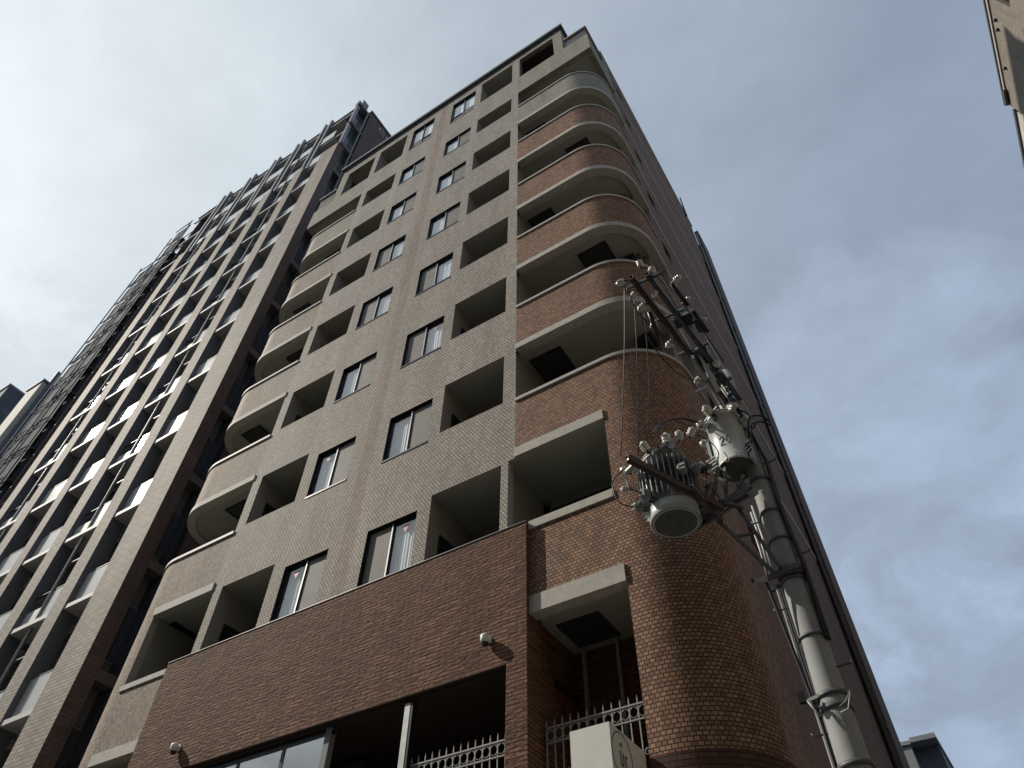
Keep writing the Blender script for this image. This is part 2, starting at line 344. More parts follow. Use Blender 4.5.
        if reveal:
            rm = rmat or mat
            for (a, b, c, d) in holes:
                s.poly([(a,y,c), (a,y,d), (a,y+reveal,d), (a,y+reveal,c)], rm)
                s.poly([(b,y,d), (b,y,c), (b,y+reveal,c), (b,y+reveal,d)], rm)
                s.poly([(a,y,d), (b,y,d), (b,y+reveal,d), (a,y+reveal,d)], rm)
                s.poly([(b,y,c), (a,y,c), (a,y+reveal,c), (b,y+reveal,c)], rm)
    def wall_x(s, x, y0, y1, z0, z1, holes, mat, reveal=0.0, rmat=None):
        t = MB(); t.wall_y(0, y0, y1, z0, z1, holes, mat, reveal, rmat)
        sg = -1
        for f, uvv, mi in zip(t.f, t.uv, t.m):
            s.poly([(x + sg*t.v[i][1], t.v[i][0], t.v[i][2]) for i in f], t.mats[mi])
    def band(s, path, z0, z1, th, mat, smooth=True, u0=0.0, caps=True):
        # path runs left to right seen from outside; inside is to the left of travel
        P = [Vector((p[0], p[1], 0)) for p in path]; n = len(P); inner = []
        for i in range(n):
            d1 = (P[i]-P[i-1]).normalized() if i else None
            d2 = (P[i+1]-P[i]).normalized() if i < n-1 else None
            n1 = Vector((-d1.y, d1.x, 0)) if d1 else None; n2 = Vector((-d2.y, d2.x, 0)) if d2 else None
            if n1 and n2:
                m = (n1+n2).normalized(); k = th/max(0.3, m.dot(n1)); inner.append(P[i]+m*k)
            else: inner.append(P[i] + (n1 or n2)*th)
        u = u0
        for i in range(n-1):
            L = (P[i+1]-P[i]).length
            a, b, c, d = P[i], P[i+1], inner[i+1], inner[i]
            Z0, Z1 = Vector((0,0,z0)), Vector((0,0,z1))
            s.poly([a+Z0, b+Z0, b+Z1, a+Z1], mat, uv=[(u,z0),(u+L,z0),(u+L,z1),(u,z1)], smooth=False)
            s.poly([c+Z0, d+Z0, d+Z1, c+Z1], mat, uv=[(u+L,z0),(u,z0),(u,z1),(u+L,z1)])
            s.poly([a+Z1, b+Z1, c+Z1, d+Z1], mat); s.poly([d+Z0, c+Z0, b+Z0, a+Z0], mat)
            u += L
        if caps:
            for (a, b) in ((P[0], inner[0]), (P[-1], inner[-1])):
                s.poly([a+Vector((0,0,z0)), b+Vector((0,0,z0)), b+Vector((0,0,z1)), a+Vector((0,0,z1))], mat)
    def slab(s, pts, z0, z1, mat):
        s.poly([(x, y, z1) for x, y in pts], mat); s.poly([(x, y, z0) for x, y in pts][::-1], mat)
        for i in range(len(pts)):
            a, b = pts[i], pts[(i+1) % len(pts)]
            s.poly([(a[0],a[1],z0), (b[0],b[1],z0), (b[0],b[1],z1), (a[0],a[1],z1)], mat)
    def build(s, name, parent=None, kind=None, label=None, cat=None, group=None, org=None):
        me = bpy.data.meshes.new(name)
        o = bpy.data.objects.new(name, me); col.objects.link(o)
        if parent is not None: O = ORG[parent.name]
        else: O = Vector(org) if org else Vector((0, 0, 0))
        me.from_pydata([(x-O.x, y-O.y, z-O.z) for x, y, z in s.v], [], s.f)
        for m in s.mats: me.materials.append(M[m])
        uvl = me.uv_layers.new(name='UVMap'); k = 0
        for pi, p in enumerate(me.polygons):
            p.material_index = s.m[pi]; p.use_smooth = s.sm[pi]
            for j in range(p.loop_total): uvl.data[p.loop_start+j].uv = s.uv[pi][j]
        if any(s.sm):
            import bmesh
            bm = bmesh.new(); bm.from_mesh(me); bmesh.ops.remove_doubles(bm, verts=bm.verts, dist=1e-5); bm.to_mesh(me); bm.free()
        if parent is not None: o.parent = parent
        else: o.location = O
        ORG[o.name] = O
        tag(o, label, cat, group, kind)
        return o
def tag(o, label=None, cat=None, group=None, kind=None):
    if label: o['label'] = label
    if cat: o['category'] = cat
    if group: o['group'] = group
    if kind: o['kind'] = kind
def thing(name, loc, label, cat, group=None):
    o = bpy.data.objects.new(name, None); col.objects.link(o); o.location = loc; o.empty_display_size = 0.3
    ORG[o.name] = Vector(loc); tag(o, label, cat, group); return o

G = -1.5      # ground level: the lens is 1.5 m above it
# ------------------------------------------------------------------ ground, street
b = MB(); b.poly([(-900,-900,G-0.16), (900,-900,G-0.16), (900,900,G-0.16), (-900,900,G-0.16)], 'earth'); b.build('ground', kind='structure')
b = MB(); b.poly([(-300,-9,G-0.12), (300,-9,G-0.12), (300,4.0,G-0.12), (-300,4.0,G-0.12)], 'asphalt'); b.build('street', kind='structure')
b = MB(); b.poly([(-1.6,7.3,G-0.116), (7.8,7.3,G-0.116), (7.8,120,G-0.116), (-1.6,120,G-0.116)], 'asphalt'); b.build('side_lane', kind='structure')
b = MB(); b.box(-300,-1.2,4.0,7.25,G-0.15,G,'paving'); b.box(7.4,300,4.0,9.9,G-0.15,G,'paving'); b.box(-1.2,7.4,4.0,7.3,G-0.15,G-0.06,'paving'); b.build('pavement', kind='structure')
b = MB(); b.box(-300,-1.2,3.85,3.998,G-0.15,G+0.003,'kerb'); b.box(7.4,300,3.85,3.998,G-0.15,G+0.003,'kerb'); b.build('kerb', kind='structure')
b = MB()
for i in range(-20, 20): b.poly([(i*8,-2.6,G-0.116), (i*8+4,-2.6,G-0.116), (i*8+4,-2.45,G-0.116), (i*8,-2.45,G-0.116)], 'paint')
b.poly([(-300,3.4,G-0.116), (300,3.4,G-0.116), (300,3.52,G-0.116), (-300,3.52,G-0.116)], 'paint'); b.build('road_marking', kind='structure')

# ------------------------------------------------------------------ main apartment building
FY = 7.2
XC = -8.12                       # mirror axis of the street front
bld = thing('apartment_building', (XC, 12, G), 'tall tiled apartment block with rounded corner balconies and a brown brick lower front', 'building')
def mx(x): return 2*XC - x
SILL = {0: 6.84, 1: 9.72, 2: 12.64, 3: 15.55, 4: 18.46, 5: 21.42, 6: 24.44, 7: 27.40}
HEAD = {0: 8.26, 1: 11.17, 2: 14.07, 3: 16.98, 4: 19.90, 5: 22.83, 6: 25.79, 7: 29.48}
ROOF = 30.0
rows = range(8)
winA = {}; winB = {}; opC = {}; opD = {}; opE = {}
for r in rows:
    zb, zt = 6.80+2.9*r, 8.05+2.9*r
    if r == 7: zb, zt = 27.25, 29.27
    winA[r] = (-7.655, -6.57, zb, zt); winB[r] = (-9.62, -8.56, zb, zt)
    cb, ct = 6.88+2.9*r, 8.25+2.9*r
    if r == 0: cb = 6.80
    if r == 5: cb = 21.42
    if r == 6: cb = 24.44
    if r == 7: cb, ct = 27.42, 29.48
    opC[r] = (-6.29, -4.88, cb, ct)
    if r == 7: cb, ct = 27.25, 29.36
    if r in (5, 6): cb -= 0.08
    opD[r] = (-11.35, -9.95, cb, ct)
# front wall
holes = list(winA.values()) + list(winB.values()) + list(opC.values()) + list(opD.values())
holes += [(-4.74, -4.60, SILL[0], 8.28), (mx(-4.60), mx(-4.66), 6.77, 8.26)]
b = MB(); b.wall_y(FY, mx(-4.61), -4.61, 6.80, ROOF, holes, 'light_tile')
for h in list(winA.values()) + list(winB.values()):
    t = MB(); t.wall_y(FY, h[0], h[1], h[2], h[3], [h], 'light_tile', reveal=0.06, rmat='frame')
    for f, uvv, mi in zip(t.f, t.uv, t.m): b.poly([t.v[i] for i in f], t.mats[mi])
for h in list(opC.values()) + list(opD.values()):
    t = MB(); t.wall_y(FY, h[0], h[1], h[2], h[3], [h], 'light_tile', reveal=0.03)
    for f, uvv, mi in zip(t.f, t.uv, t.m): b.poly([t.v[i] for i in f], t.mats[mi])
b.build('front_wall', bld)
# penthouse ends of the top storey, set in from the corners
b = MB()
b.wall_y(FY, -4.61, -2.73, 27.40, ROOF, [(-4.56, -3.10, 27.42, 29.48)], 'grey_tile', reveal=0.16)
b.wall_x(-2.73, FY, 13.0, 27.40, ROOF, [(7.50, 8.30, 28.2, 29.3)], 'grey_tile', reveal=0.2)
b.build('penthouse_wall', bld)
b = MB()
b.wall_y(FY, mx(-2.73), mx(-4.61), 27.20, ROOF, [(mx(-3.18), mx(-4.61), 27.22, 29.25)], 'grey_tile', reveal=0.16)
b.box(mx(-2.73), mx(-2.75), FY, 13.0, 27.20, ROOF, 'grey_tile')
b.build('penthouse_wall', bld)
# roof slab with dark cornice
b = MB(); b.box(mx(-2.73)-0.10, -2.73+0.10, FY-0.12, 13.1, ROOF, ROOF+0.20, 'cornice'); b.box(mx(-2.73)-0.04, -2.73+0.04, FY-0.05, 13.05, ROOF-0.10, ROOF-0.002, 'cornice')
b.build('roof_cornice', bld)

# corner path (right-hand rounded corner); the left one is its mirror image
XR = -1.78; RAD = 1.05; YE = 8.95
def cpath(x_start=-4.61, off=0.0, y_end=YE):
    c = (XR-RAD, FY+RAD); r = RAD+off
    p = [(x_start, FY-off)]
    for k in range(0, 25):
        a = -math.pi/2 + (math.pi/2)*k/24
        p.append((c[0]+r*math.cos(a), c[1]+r*math.sin(a)))
    p.append((XR+off, y_end)); return p
def sharp(x_start=-4.61, off=0.0, y_end=YE): return [(x_start, FY-off), (XR+off, FY-off), (XR+off, y_end)]
def mirror(p): return [(mx(x), y) for x, y in p][::-1]
def corner(side):
    f = (lambda p: p) if side == 'r' else mirror
    fx = (lambda x: x) if side == 'r' else mx
    redt = 'red_tile' if side == 'r' else 'tan_tile'
    # solid curved lower wall from the ground to the first open balcony
    b = MB()
    xs = -4.61
    x_low = -4.35
    hs = [(-4.61-0.2, -2.98, SILL[0], 8.28), (x_low, -2.95, 2.62, 5.33)]
    if side == 'l': hs = [(-13.35, fx(-4.66), 6.77, 8.26), (fx(-2.98), fx(x_low), 2.62, 5.30)]
    b2 = MB()
    top = SILL[1]-0.07
    if side == 'r':
        b2.wall_y(FY, x_low, -2.83, 3.22, SILL[0]-0.04, hs, redt); b2.wall_y(FY, xs, -2.83, SILL[0]-0.04, top, hs, redt)
    else:
        b2.wall_y(FY, fx(-2.83), fx(x_low), 3.22, 6.77-0.04, hs, redt); b2.wall_y(FY, fx(-2.83), fx(xs), 6.77-0.04, top, hs, redt)
    for fce, mi in zip(b2.f, b2.m): b.poly([b2.v[i] for i in fce], b2.mats[mi])
    for h in hs:
        t = MB(); hh = h
        if h[2] > 6:
            hh = (max(h[0], -4.74), h[1], h[2], h[3]) if side == 'r' else h
        else: hh = (h[0]-0.06, h[1], h[2], h[3]) if side == 'r' else (h[0], h[1]+0.06, h[2], h[3])
        t.wall_y(FY, hh[0], hh[1], hh[2], hh[3], [hh], redt, reveal=0.16, rmat='soffit' if h[2] > 6 else None)
        for fce, mi in zip(t.f, t.m): b.poly([t.v[i] for i in fce], t.mats[mi])
    arc = [p for p in cpath() if p[0] >= -2.8301]
    arc = f(arc)
    b.band(arc, 3.22, top, 0.15, redt, u0=(-2.83 if side == 'r' else 0.0), caps=False)
    b.build('corner_wall', bld)
    b = MB(); low = f([(-2.95, FY-0.025)] + [p for p in cpath(off=0.025) if p[0] > -2.84])
    b.band(low, G, 3.215, 0.15, 'base_tile'); b.build('base_course', bld)
    # lintels and sill of the two lower openings
    if side == 'r':
        b = MB(); b.box(-4.35, -2.955, FY-0.03, FY+0.165, 5.322, 5.58, 'concrete'); b.build('lintel', bld); b = MB(); b.box(-4.61, -2.985, FY-0.03, FY+0.15, 8.285, 8.48, 'concrete'); b.build('lintel', bld)
        b = MB(); b.box(-4.35, -2.985, FY-0.03, FY+0.17, 6.70, SILL[0]-0.002, 'concrete'); b.build('sill', bld)
    else:
        b = MB(); b.box(-13.35, -12.0, FY-0.03, FY+0.165, 5.292, 5.50, 'concrete'); b.build('lintel', bld); b = MB(); b.box(-13.37, -11.63, FY-0.03, FY+0.15, 8.262, 8.44, 'concrete'); b.build('lintel', bld)
        b = MB(); b.box(-13.40, -11.63, FY-0.03, FY+0.17, 6.66, 6.77, 'concrete'); b.build('sill', bld)
    # open curved balconies, storeys 1..6
    for r in range(1, 7):
        mat = 'grey_tile' if r == 6 else redt
        z0 = HEAD[r-1]; z1 = SILL[r]
        par = MB()
        if r >= 2: par.band(f(cpath()), z0+0.16, z1-0.07, 0.15, mat)
        else:   # the first parapet is the top of the solid wall; only its inside face is added
            par.band(f(cpath(off=-0.152)), 8.5, z1-0.072, 0.03, mat)
        po = par.build('balcony_parapet', bld)
        cp = MB(); cp.band(f(cpath(off=0.035)), z1-0.07, z1, 0.21, 'coping'); cp.build('coping', po)
        if r >= 2:
            lt = MB(); lt.band(f(cpath(off=0.03)), z0, z0+0.16, 0.20, 'concrete'); lt.build('lintel_band', po)
    # band over the top balcony has a square corner
    b = MB(); b.band(f(sharp()), HEAD[6]+0.002, SILL[7] if side == 'r' else 27.2, 0.15, 'grey_tile'); b.build('upper_band', bld)
    b = MB(); b.band(f(sharp(x_start=-2.70, off=-0.05, y_end=8.40)), 27.402, 28.30, 0.05, 'dark_panel'); pp = b.build('terrace_parapet', bld)
    c = MB(); c.band(f(sharp(x_start=-2.70, off=0.02, y_end=8.44)), 28.302, 28.37, 0.2, 'coping'); c.build('coping', pp)
    # slabs between balconies, with their soffits
    for r in range(0, 7):
        z = HEAD[r]+0.05
        inn = [(p[0], p[1]) for p in cpath(x_start=-4.66, off=-0.149)]
        if r == 6: inn = [(-4.66, FY+0.149), (XR-0.149, FY+0.149)]
        xe = -4.83 if r == 0 else -4.66
        inn[0] = (xe, inn[0][1])
        poly = inn + [(-1.93, 8.96), (-1.93, 9.2), (xe, 9.2)]
        poly = f(poly)
        b = MB(); b.slab(poly, z, z+0.22, 'soffit')
        s_ = b.build('balcony_slab', bld)
        if r == 0: hx = (-3.3, -2.95)
        # escape hatch, alternately at the left and at the middle of the bay
        hx0 = {1: -4.51, 2: -3.24, 3: -4.50, 4: -3.24, 5: -4.50, 6: -3.24, 0: None}[r] if side == 'r' else {0: mx(-3.22), 1: mx(-3.9), 2: mx(-3.24), 3: mx(-3.9), 4: mx(-3.24), 5: mx(-3.9), 6: mx(-3.24)}[r]
        if side == 'l' and hx0 is not None: hx0 -= 0.62
        if side == 'l' and r == 0: hx0 = -13.85
        if hx0 is not None:
            h = MB(); h.box(hx0, hx0+0.62, 7.62, 8.22, z-0.035, z-0.002, 'hatch')
            h.box(hx0-0.03, hx0, 7.59, 8.25, z-0.05, z-0.002, 'frame'); h.box(hx0+0.62, hx0+0.65, 7.59, 8.25, z-0.05, z-0.002, 'frame')
            h.box(hx0, hx0+0.62, 7.59, 7.62, z-0.05, z-0.002, 'frame'); h.box(hx0, hx0+0.62, 8.22, 8.25, z-0.05, z-0.002, 'frame')
            h.build('escape_hatch', s_)
    # inner walls: back wall with glazed door, end wall, partition
    b = MB()
    for r in range(0, 7):
        z0 = (HEAD[r-1]+0.27) if r else 5.7; z1 = HEAD[r]+0.05
        xa, xb = fx(-4.66), fx(-1.95)
        xa, xb = min(xa, xb), max(xa, xb)
        b.poly([(xa,8.42,z0), (xb,8.42,z0), (xb,8.42,z1), (xa,8.42,z1)], 'inner')
        xp = fx(-4.66 if r else (-4.80 if side == 'r' else -4.67))
        b.poly([(xp,7.2 if r else 7.36,z0), (xp,8.42,z0), (xp,8.42,z1), (xp,7.2 if r else 7.36,z1)], 'inner')
        if r: b.poly([(fx(-1.95),8.42,z0), (fx(-1.95),8.95,z0), (fx(-1.95),8.95,z1), (fx(-1.95),8.42,z1)], 'inner')
        if r: b.poly([(fx(-1.95),8.95,z0), (fx(-1.78),8.95,z0), (fx(-1.78),8.95,z1), (fx(-1.95),8.95,z1)], 'inner')
        if not r:
            xq = fx(-2.86) if side == 'r' else -13.36; b.poly([(xq,7.36,z0), (xq,8.42,z0), (xq,8.42,z1), (xq,7.36,z1)], 'inner')
    b.build('balcony_inner_wall', bld)
    for r in range(0, 7):
        z0 = (HEAD[r-1]+0.27) if r else 5.72
        x0, x1 = sorted((fx(-4.45), fx(-2.75)))
        if r == 0: x0, x1 = sorted((fx(-4.6), fx(-3.1)))
        ztop = HEAD[r] - 0.22
        d = MB(); d.box(x0, x1, 8.37, 8.415, z0, ztop, 'frame'); do = d.build('balcony_door', bld)
        g = MB(); g.box(x0+0.05, (x0+x1)/2-0.03, 8.355, 8.365, z0+0.06, ztop-0.05, 'tower_glass'); g.box((x0+x1)/2+0.03, x1-0.05, 8.355, 8.365, z0+0.06, ztop-0.05, 'tower_glass'); g.build('glazing', do)
        if r:
            pz_ = MB(); pz_.tube([(fx(-2.12),8.30,z0), (fx(-2.12),8.30,HEAD[r]+0.05)], 0.035, 'pipe', 10); pz_.build('drain_pipe', bld)
            if side == 'r':
                u_ = MB(); u_.box(-2.55, -2.2, 8.12, 8.34, HEAD[r]-0.30, HEAD[r]-0.08, 'frame'); u_.bar((-2.38,8.2,HEAD[r]-0.08), (-2.38,8.2,HEAD[r]+0.05), 0.03, 0.03, 'frame'); u_.build('clothes_pole_bracket', bld)
corner('r'); corner('l')

# side wall in shade
b = MB()
slots = [(9.45, 9.95, 10.10+2.9*k-0.28, 10.44+2.9*k+0.0) for k in range(7)]
slots = [(9.45, 9.95, 15.60+2.9*k, 16.20+2.9*k) for k in range(-3, 5)]
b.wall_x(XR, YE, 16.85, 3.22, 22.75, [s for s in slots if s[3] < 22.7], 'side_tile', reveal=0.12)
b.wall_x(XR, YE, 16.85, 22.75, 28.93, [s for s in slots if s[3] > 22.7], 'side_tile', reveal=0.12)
b.wall_x(XR+0.0, 8.42, YE, 27.402, 28.93, [], 'grey_tile')
b.poly([(XR,8.42,28.40), (XR,8.42,28.93), (-2.70,8.42,28.93), (-2.70,8.42,28.40)], 'grey_tile')
b.box(XR-0.2, XR+0.02, YE, 17.6, G, 3.215, 'base_tile')
b.build('side_wall', bld)
b = MB(); b.box(XR-0.20, XR+0.03, 8.42, 17.0, 28.94, 29.02, 'coping'); b.build('side_coping', bld)
for k in range(7):
    z = 11.17+2.9*k
    b = MB(); b.box(XR, XR+0.02, YE, 16.8, z, z+0.08, 'joint'); b.build('joint_trim', bld)
for s_ in slots:
    b = MB(); b.box(XR-0.14, XR-0.12, s_[0], s_[1], s_[2], s_[3], 'tower_glass'); w = b.build('slot_window', bld)
    f_ = MB(); f_.box(XR-0.12, XR-0.09, s_[0], s_[1], s_[2], s_[2]+0.04, 'frame'); f_.box(XR-0.12, XR-0.09, s_[0], s_[1], s_[3]-0.04, s_[3], 'frame'); f_.build('frame', w)
b = MB(); b.box(XR+0.002, XR+0.17, 16.98, 18.2, G, 28.4, 'tower_side'); b.build('rear_pilaster', bld)
b = MB(); b.tube([(XR+0.07,16.90,G), (XR+0.07,16.90,28.0)], 0.05, 'pipe_dark', 10); dp = b.build('downpipe', bld)
b = MB()
for k in range(14): b.box(XR, XR+0.16, 16.86, 16.94, 1.0+2.0*k, 1.03+2.0*k, 'pipe_dark')
b.build('pipe_bracket', dp)
b = MB(); b.tube([(XR+0.05,16.1,28.4), (XR+0.05,16.1,30.1)], 0.035, 'pipe_dark', 8); b.tube([(XR+0.05,16.1,29.3), (XR-0.05,15.8,28.9)], 0.02, 'pipe_dark', 6); b.build('vent_pipe', bld)
# far side and back walls, main roof
b = MB()
b.box(mx(XR), mx(XR)+0.15, YE, 18.2, 3.22, 28.93, 'tan_tile'); b.box(mx(XR), XR, 18.0, 18.2, G, 28.93, 'tan_tile'); b.box(mx(XR)+0.002, mx(XR)+0.14, YE, 18.2, G, 3.215, 'base_tile')
b.build('rear_wall', bld)
b = MB(); b.box(mx(XR)+0.14, XR-0.14, 9.2, 18.0, 27.2, 27.4, 'roof')
b.slab([(-4.61, FY+0.2), (-1.95, FY+0.2), (-1.95, 9.2), (-4.61, 9.2)], 27.2, 27.38, 'roof'); b.slab([(mx(-1.95), FY+0.2), (mx(-4.61), FY+0.2), (mx(-4.61), 9.2), (mx(-1.95), 9.2)], 27.0, 27.18, 'roof')
b.box(-2.9, -2.72, 13.0, 13.1, 27.4, ROOF, 'grey_tile'); b.box(mx(-2.73), -2.73, 12.95, 13.05, 27.4, ROOF-0.11, 'grey_tile')
b.build('roof_deck', bld)

# loggias C and D and top-storey corner loggias
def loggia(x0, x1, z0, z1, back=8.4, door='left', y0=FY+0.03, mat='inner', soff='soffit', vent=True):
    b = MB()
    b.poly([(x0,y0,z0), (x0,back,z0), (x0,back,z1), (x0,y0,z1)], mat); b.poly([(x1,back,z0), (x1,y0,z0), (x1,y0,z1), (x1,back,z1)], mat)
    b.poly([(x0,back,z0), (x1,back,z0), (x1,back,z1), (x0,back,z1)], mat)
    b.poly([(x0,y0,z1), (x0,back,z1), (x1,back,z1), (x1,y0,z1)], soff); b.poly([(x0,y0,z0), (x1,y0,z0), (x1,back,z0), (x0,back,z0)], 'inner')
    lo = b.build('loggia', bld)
    d = MB()
    if door == 'left': d.box(x0+0.002, x0+0.04, 7.50, 8.22, z0, z0+1.85, 'frame')
    else: d.box(x0+0.15, x1-0.35, back-0.04, back-0.002, z0, z0+1.9, 'frame')
    d.build('door', lo)
    if vent:
        v = MB(); v.lathe([(0.07, 0), (0.075, 0.03), (0.05, 0.07), (0.02, 0.08)], (x1-0.30, back, z1-0.28), (0,-1,0), 'hatch', 12); v.build('vent_cap', lo)
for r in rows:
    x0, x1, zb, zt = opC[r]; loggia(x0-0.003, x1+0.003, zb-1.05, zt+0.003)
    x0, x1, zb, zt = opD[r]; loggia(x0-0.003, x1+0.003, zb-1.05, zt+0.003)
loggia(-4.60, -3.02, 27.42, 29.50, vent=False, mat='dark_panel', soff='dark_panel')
loggia(mx(-3.14), mx(-4.65), 27.22, 29.27, vent=False)

# windows
def window(x0, x1, z0, z1, kind, tri, top=False):
    y = FY+0.06; t = 0.035
    f = MB()
    f.box(x0, x0+t, y, y+0.07, z0, z1, 'frame'); f.box(x1-t, x1, y, y+0.07, z0, z1, 'frame')
    f.box(x0+t, x1-t, y, y+0.07, z1-t, z1, 'frame'); f.box(x0-0.01, x1+0.01, y-0.072, y+0.07, z0-0.012, z0+0.028, 'frame')
    xm = (x0+x1)/2
    f.box(xm-0.022, xm+0.022, y-0.005, y+0.06, z0+t, z1-t, 'frame')
    zt = z1
    if top:
        zm = z0+0.62; f.box(x0+t, x1-t, y-0.004, y+0.06, zm-0.025, zm+0.025, 'frame'); zt = zm
    w = f.build('window', bld)
    st = MB(); sx = xm-0.03 if kind == 'SC' else xm+0.002
    st.box(xm-0.016, xm+0.010, y-0.016, y-0.006, z0+t, (zt if top else z1)-t, 'silver'); st.build('sash_stile', w)
    p = MB(); p.poly([(x0+t,y+0.022,z0+t), (x1-t,y+0.022,z0+t), (x1-t,y+0.022,z1-t), (x0+t,y+0.022,z1-t)], 'pane'); p.build('pane', w)
    s = MB()
    if kind == 'SC': a, b_, c, d = x0+t, xm-0.022, xm+0.022, x1-t
    else: a, b_, c, d = xm+0.022, x1-t, x0+t, xm-0.022
    s.box(a, b_, y+0.008, y+0.014, z0+0.03, zt-t, 'screen'); s.build('insect_screen', w)
    # pleated curtain
    cu = MB(); n = 26; cx0, cx1 = c, d
    if top: cx0, cx1 = x0+t, x1-t
    zz = z1-0.05
    for i in range(n):
        xa = cx0+(cx1-cx0)*i/n; xb = cx0+(cx1-cx0)*(i+1)/n
        ya = y+0.062+0.006*math.sin(i*1.9+x0)+0.003*math.sin(i*0.7+z0); yb = y+0.062+0.006*math.sin((i+1)*1.9+x0)+0.003*math.sin((i+1)*0.7+z0)
        cu.poly([(xa,ya,z0), (xb,yb,z0), (xb,yb,zz), (xa,ya,zz)], 'curtain')
    cu.build('curtain', w)
    k = MB(); k.box(x0, x1, y+0.22, y+0.25, z0, z1, 'hatch'); k.build('room_backing', w)
    if tri:
        cx = (c+d)/2; tz = z1-0.14
        tr = MB(); tr.poly([(cx-0.085,y+0.019,tz), (cx,y+0.019,tz-0.16), (cx+0.085,y+0.019,tz)], 'pink'); tr.build('access_marker', w)
KA = {0: 'SC', 1: 'CS', 2: 'SC', 3: 'SC', 4: 'CS', 5: 'CS', 6: 'CS', 7: 'CS'}
KA[1] = 'SC'
KB = {0: 'CS', 1: 'CS', 2: 'CS', 3: 'SC', 4: 'SC', 5: 'CS', 6: 'CS', 7: 'SC'}
# as seen: storey 1 of the right column has its curtain on the left
KA[1] = 'CS'
for r in rows:
    window(*winA[r], KA[r], r < 1 or r == 2, r == 7); window(*winB[r], KB[r], r < 2, r == 7)

# brown brick lower front
b = MB()
bx0, bx1 = -12.0, -4.35
b.wall_y(FY-0.10, bx0, bx1, 4.68, 6.79, [], 'brown_brick')
b.poly([(bx1,FY-0.10,4.68), (bx1,FY+0.3,4.68), (bx1,FY+0.3,6.79), (bx1,FY-0.10,6.79)], 'brown_brick'); b.poly([(bx0,FY-0.10,4.68), (bx0,FY+0.2,4.68), (bx0,FY+0.2,6.79), (bx0,FY-0.10,6.79)], 'brown_brick')
b.poly([(bx0,FY-0.10,6.79), (bx1,FY-0.10,6.79), (bx1,FY+0.14,6.79), (bx0,FY+0.14,6.79)], 'brown_soffit')
b.box(-4.65, bx1, FY-0.10, FY+0.55, G, 4.68, 'brown_brick'); b.box(bx0, -11.7, FY-0.10, FY+0.55, G, 4.68, 'brown_brick')
b.box(bx0+0.002, bx1-0.002, FY-0.098, FY+0.14, G, 2.60, 'brown_brick', skip='')
b.build('brown_wall', bld)
b = MB(); b.box(bx0+0.01, bx1-0.002, FY-0.112, FY-0.02, 6.792, 6.806, 'cornice'); b.build('flashing', bld)
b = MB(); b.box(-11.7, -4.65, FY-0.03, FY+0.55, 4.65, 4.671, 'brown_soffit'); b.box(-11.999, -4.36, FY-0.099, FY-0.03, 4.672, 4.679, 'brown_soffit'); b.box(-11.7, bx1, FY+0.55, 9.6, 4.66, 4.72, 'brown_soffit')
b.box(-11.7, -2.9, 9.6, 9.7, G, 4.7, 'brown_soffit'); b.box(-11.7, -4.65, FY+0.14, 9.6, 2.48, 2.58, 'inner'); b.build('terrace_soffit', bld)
# corner bay beside the fence: soffit with hatch, side walls
b = MB(); b.box(-4.44, -2.86, FY+0.16, 8.47, 5.38, 5.46, 'soffit'); sf = b.build('bay_soffit', bld)
h = MB(); h.box(-4.23, -3.60, 7.66, 8.30, 5.345, 5.378, 'hatch'); h.build('escape_hatch', sf)
b = MB(); b.poly([(-4.40,FY+0.16,2.6), (-4.40,8.47,2.6), (-4.40,8.47,5.38), (-4.40,FY+0.16,5.38)], 'brown_brick'); b.poly([(-2.92,FY+0.16,2.6), (-2.92,8.47,2.6), (-2.92,8.47,5.38), (-2.92,FY+0.16,5.38)], 'base_tile')
b.poly([(-4.40,8.47,2.6), (-2.92,8.47,2.6), (-2.92,8.47,5.38), (-4.40,8.47,5.38)], 'brown_brick'); b.box(-4.40, -2.92, FY+0.03, 8.47, 2.45, 2.6, 'inner')
b.box(-3.15, -2.94, 8.2, 8.44, 2.6, 3.9, 'far_grey'); b.build('bay_wall', bld)
b = MB(); x0, x1 = -13.42, -11.96
b.box(x0, x1, FY+0.16, 8.47, 5.32, 5.4, 'soffit'); b.box(x0, x1, 8.47, 8.5, 2.6, 5.38, 'brown_soffit'); b.box(x0, x1, FY+0.03, 8.47, 2.45, 2.6, 'inner'); b.build('bay_soffit', bld)
# terrace glazing
gl = MB()
for x in (-11.68, -10.3, -9.42, -8.50): gl.box(x-0.03, x+0.03, FY+0.035, FY+0.09, 2.6, 4.60, 'frame')
gl.box(-11.7, -7.6, FY+0.03, FY+0.10, 4.56, 4.63, 'frame'); gl.box(-11.7, -7.6, FY, FY+0.1, 2.6, 2.7, 'frame')
go = gl.build('terrace_glazing', bld)
p = MB(); p.box(-11.66, -7.72, FY+0.045, FY+0.053, 2.7, 4.56, 'shop_pane'); p.build('pane', go)
p = MB(); p.box(-7.70, -7.60, FY+0.01, FY+0.11, 2.6, 4.64, 'far_grey'); p.build('end_post', go)
p = MB(); p.box(-11.6, -7.75, FY+0.9, FY+0.93, 2.6, 4.55, 'hatch'); p.build('interior_wall', go)
p = MB(); p.box(-6.26, -6.17, FY-0.05, FY+0.04, 2.6, 4.595, 'galv'); p.box(-6.17, -6.13, FY-0.045, FY+0.04, 2.6, 4.594, 'frame'); p.build('terrace_post', bld)
# ground storey shop front (below the picture)
sh = MB()
for x in (-10.9, -9.0, -7.1):
    sh.box(x, x+1.6, FY-0.13, FY-0.10, G+0.02, G+2.5, 'frame')
so_ = sh.build('shop_window', bld)
for x in (-10.9, -9.0, -7.1):
    p = MB(); p.box(x+0.06, x+1.54, FY-0.14, FY-0.132, G+0.1, G+2.4, 'shop_pane'); p.build('pane', so_)

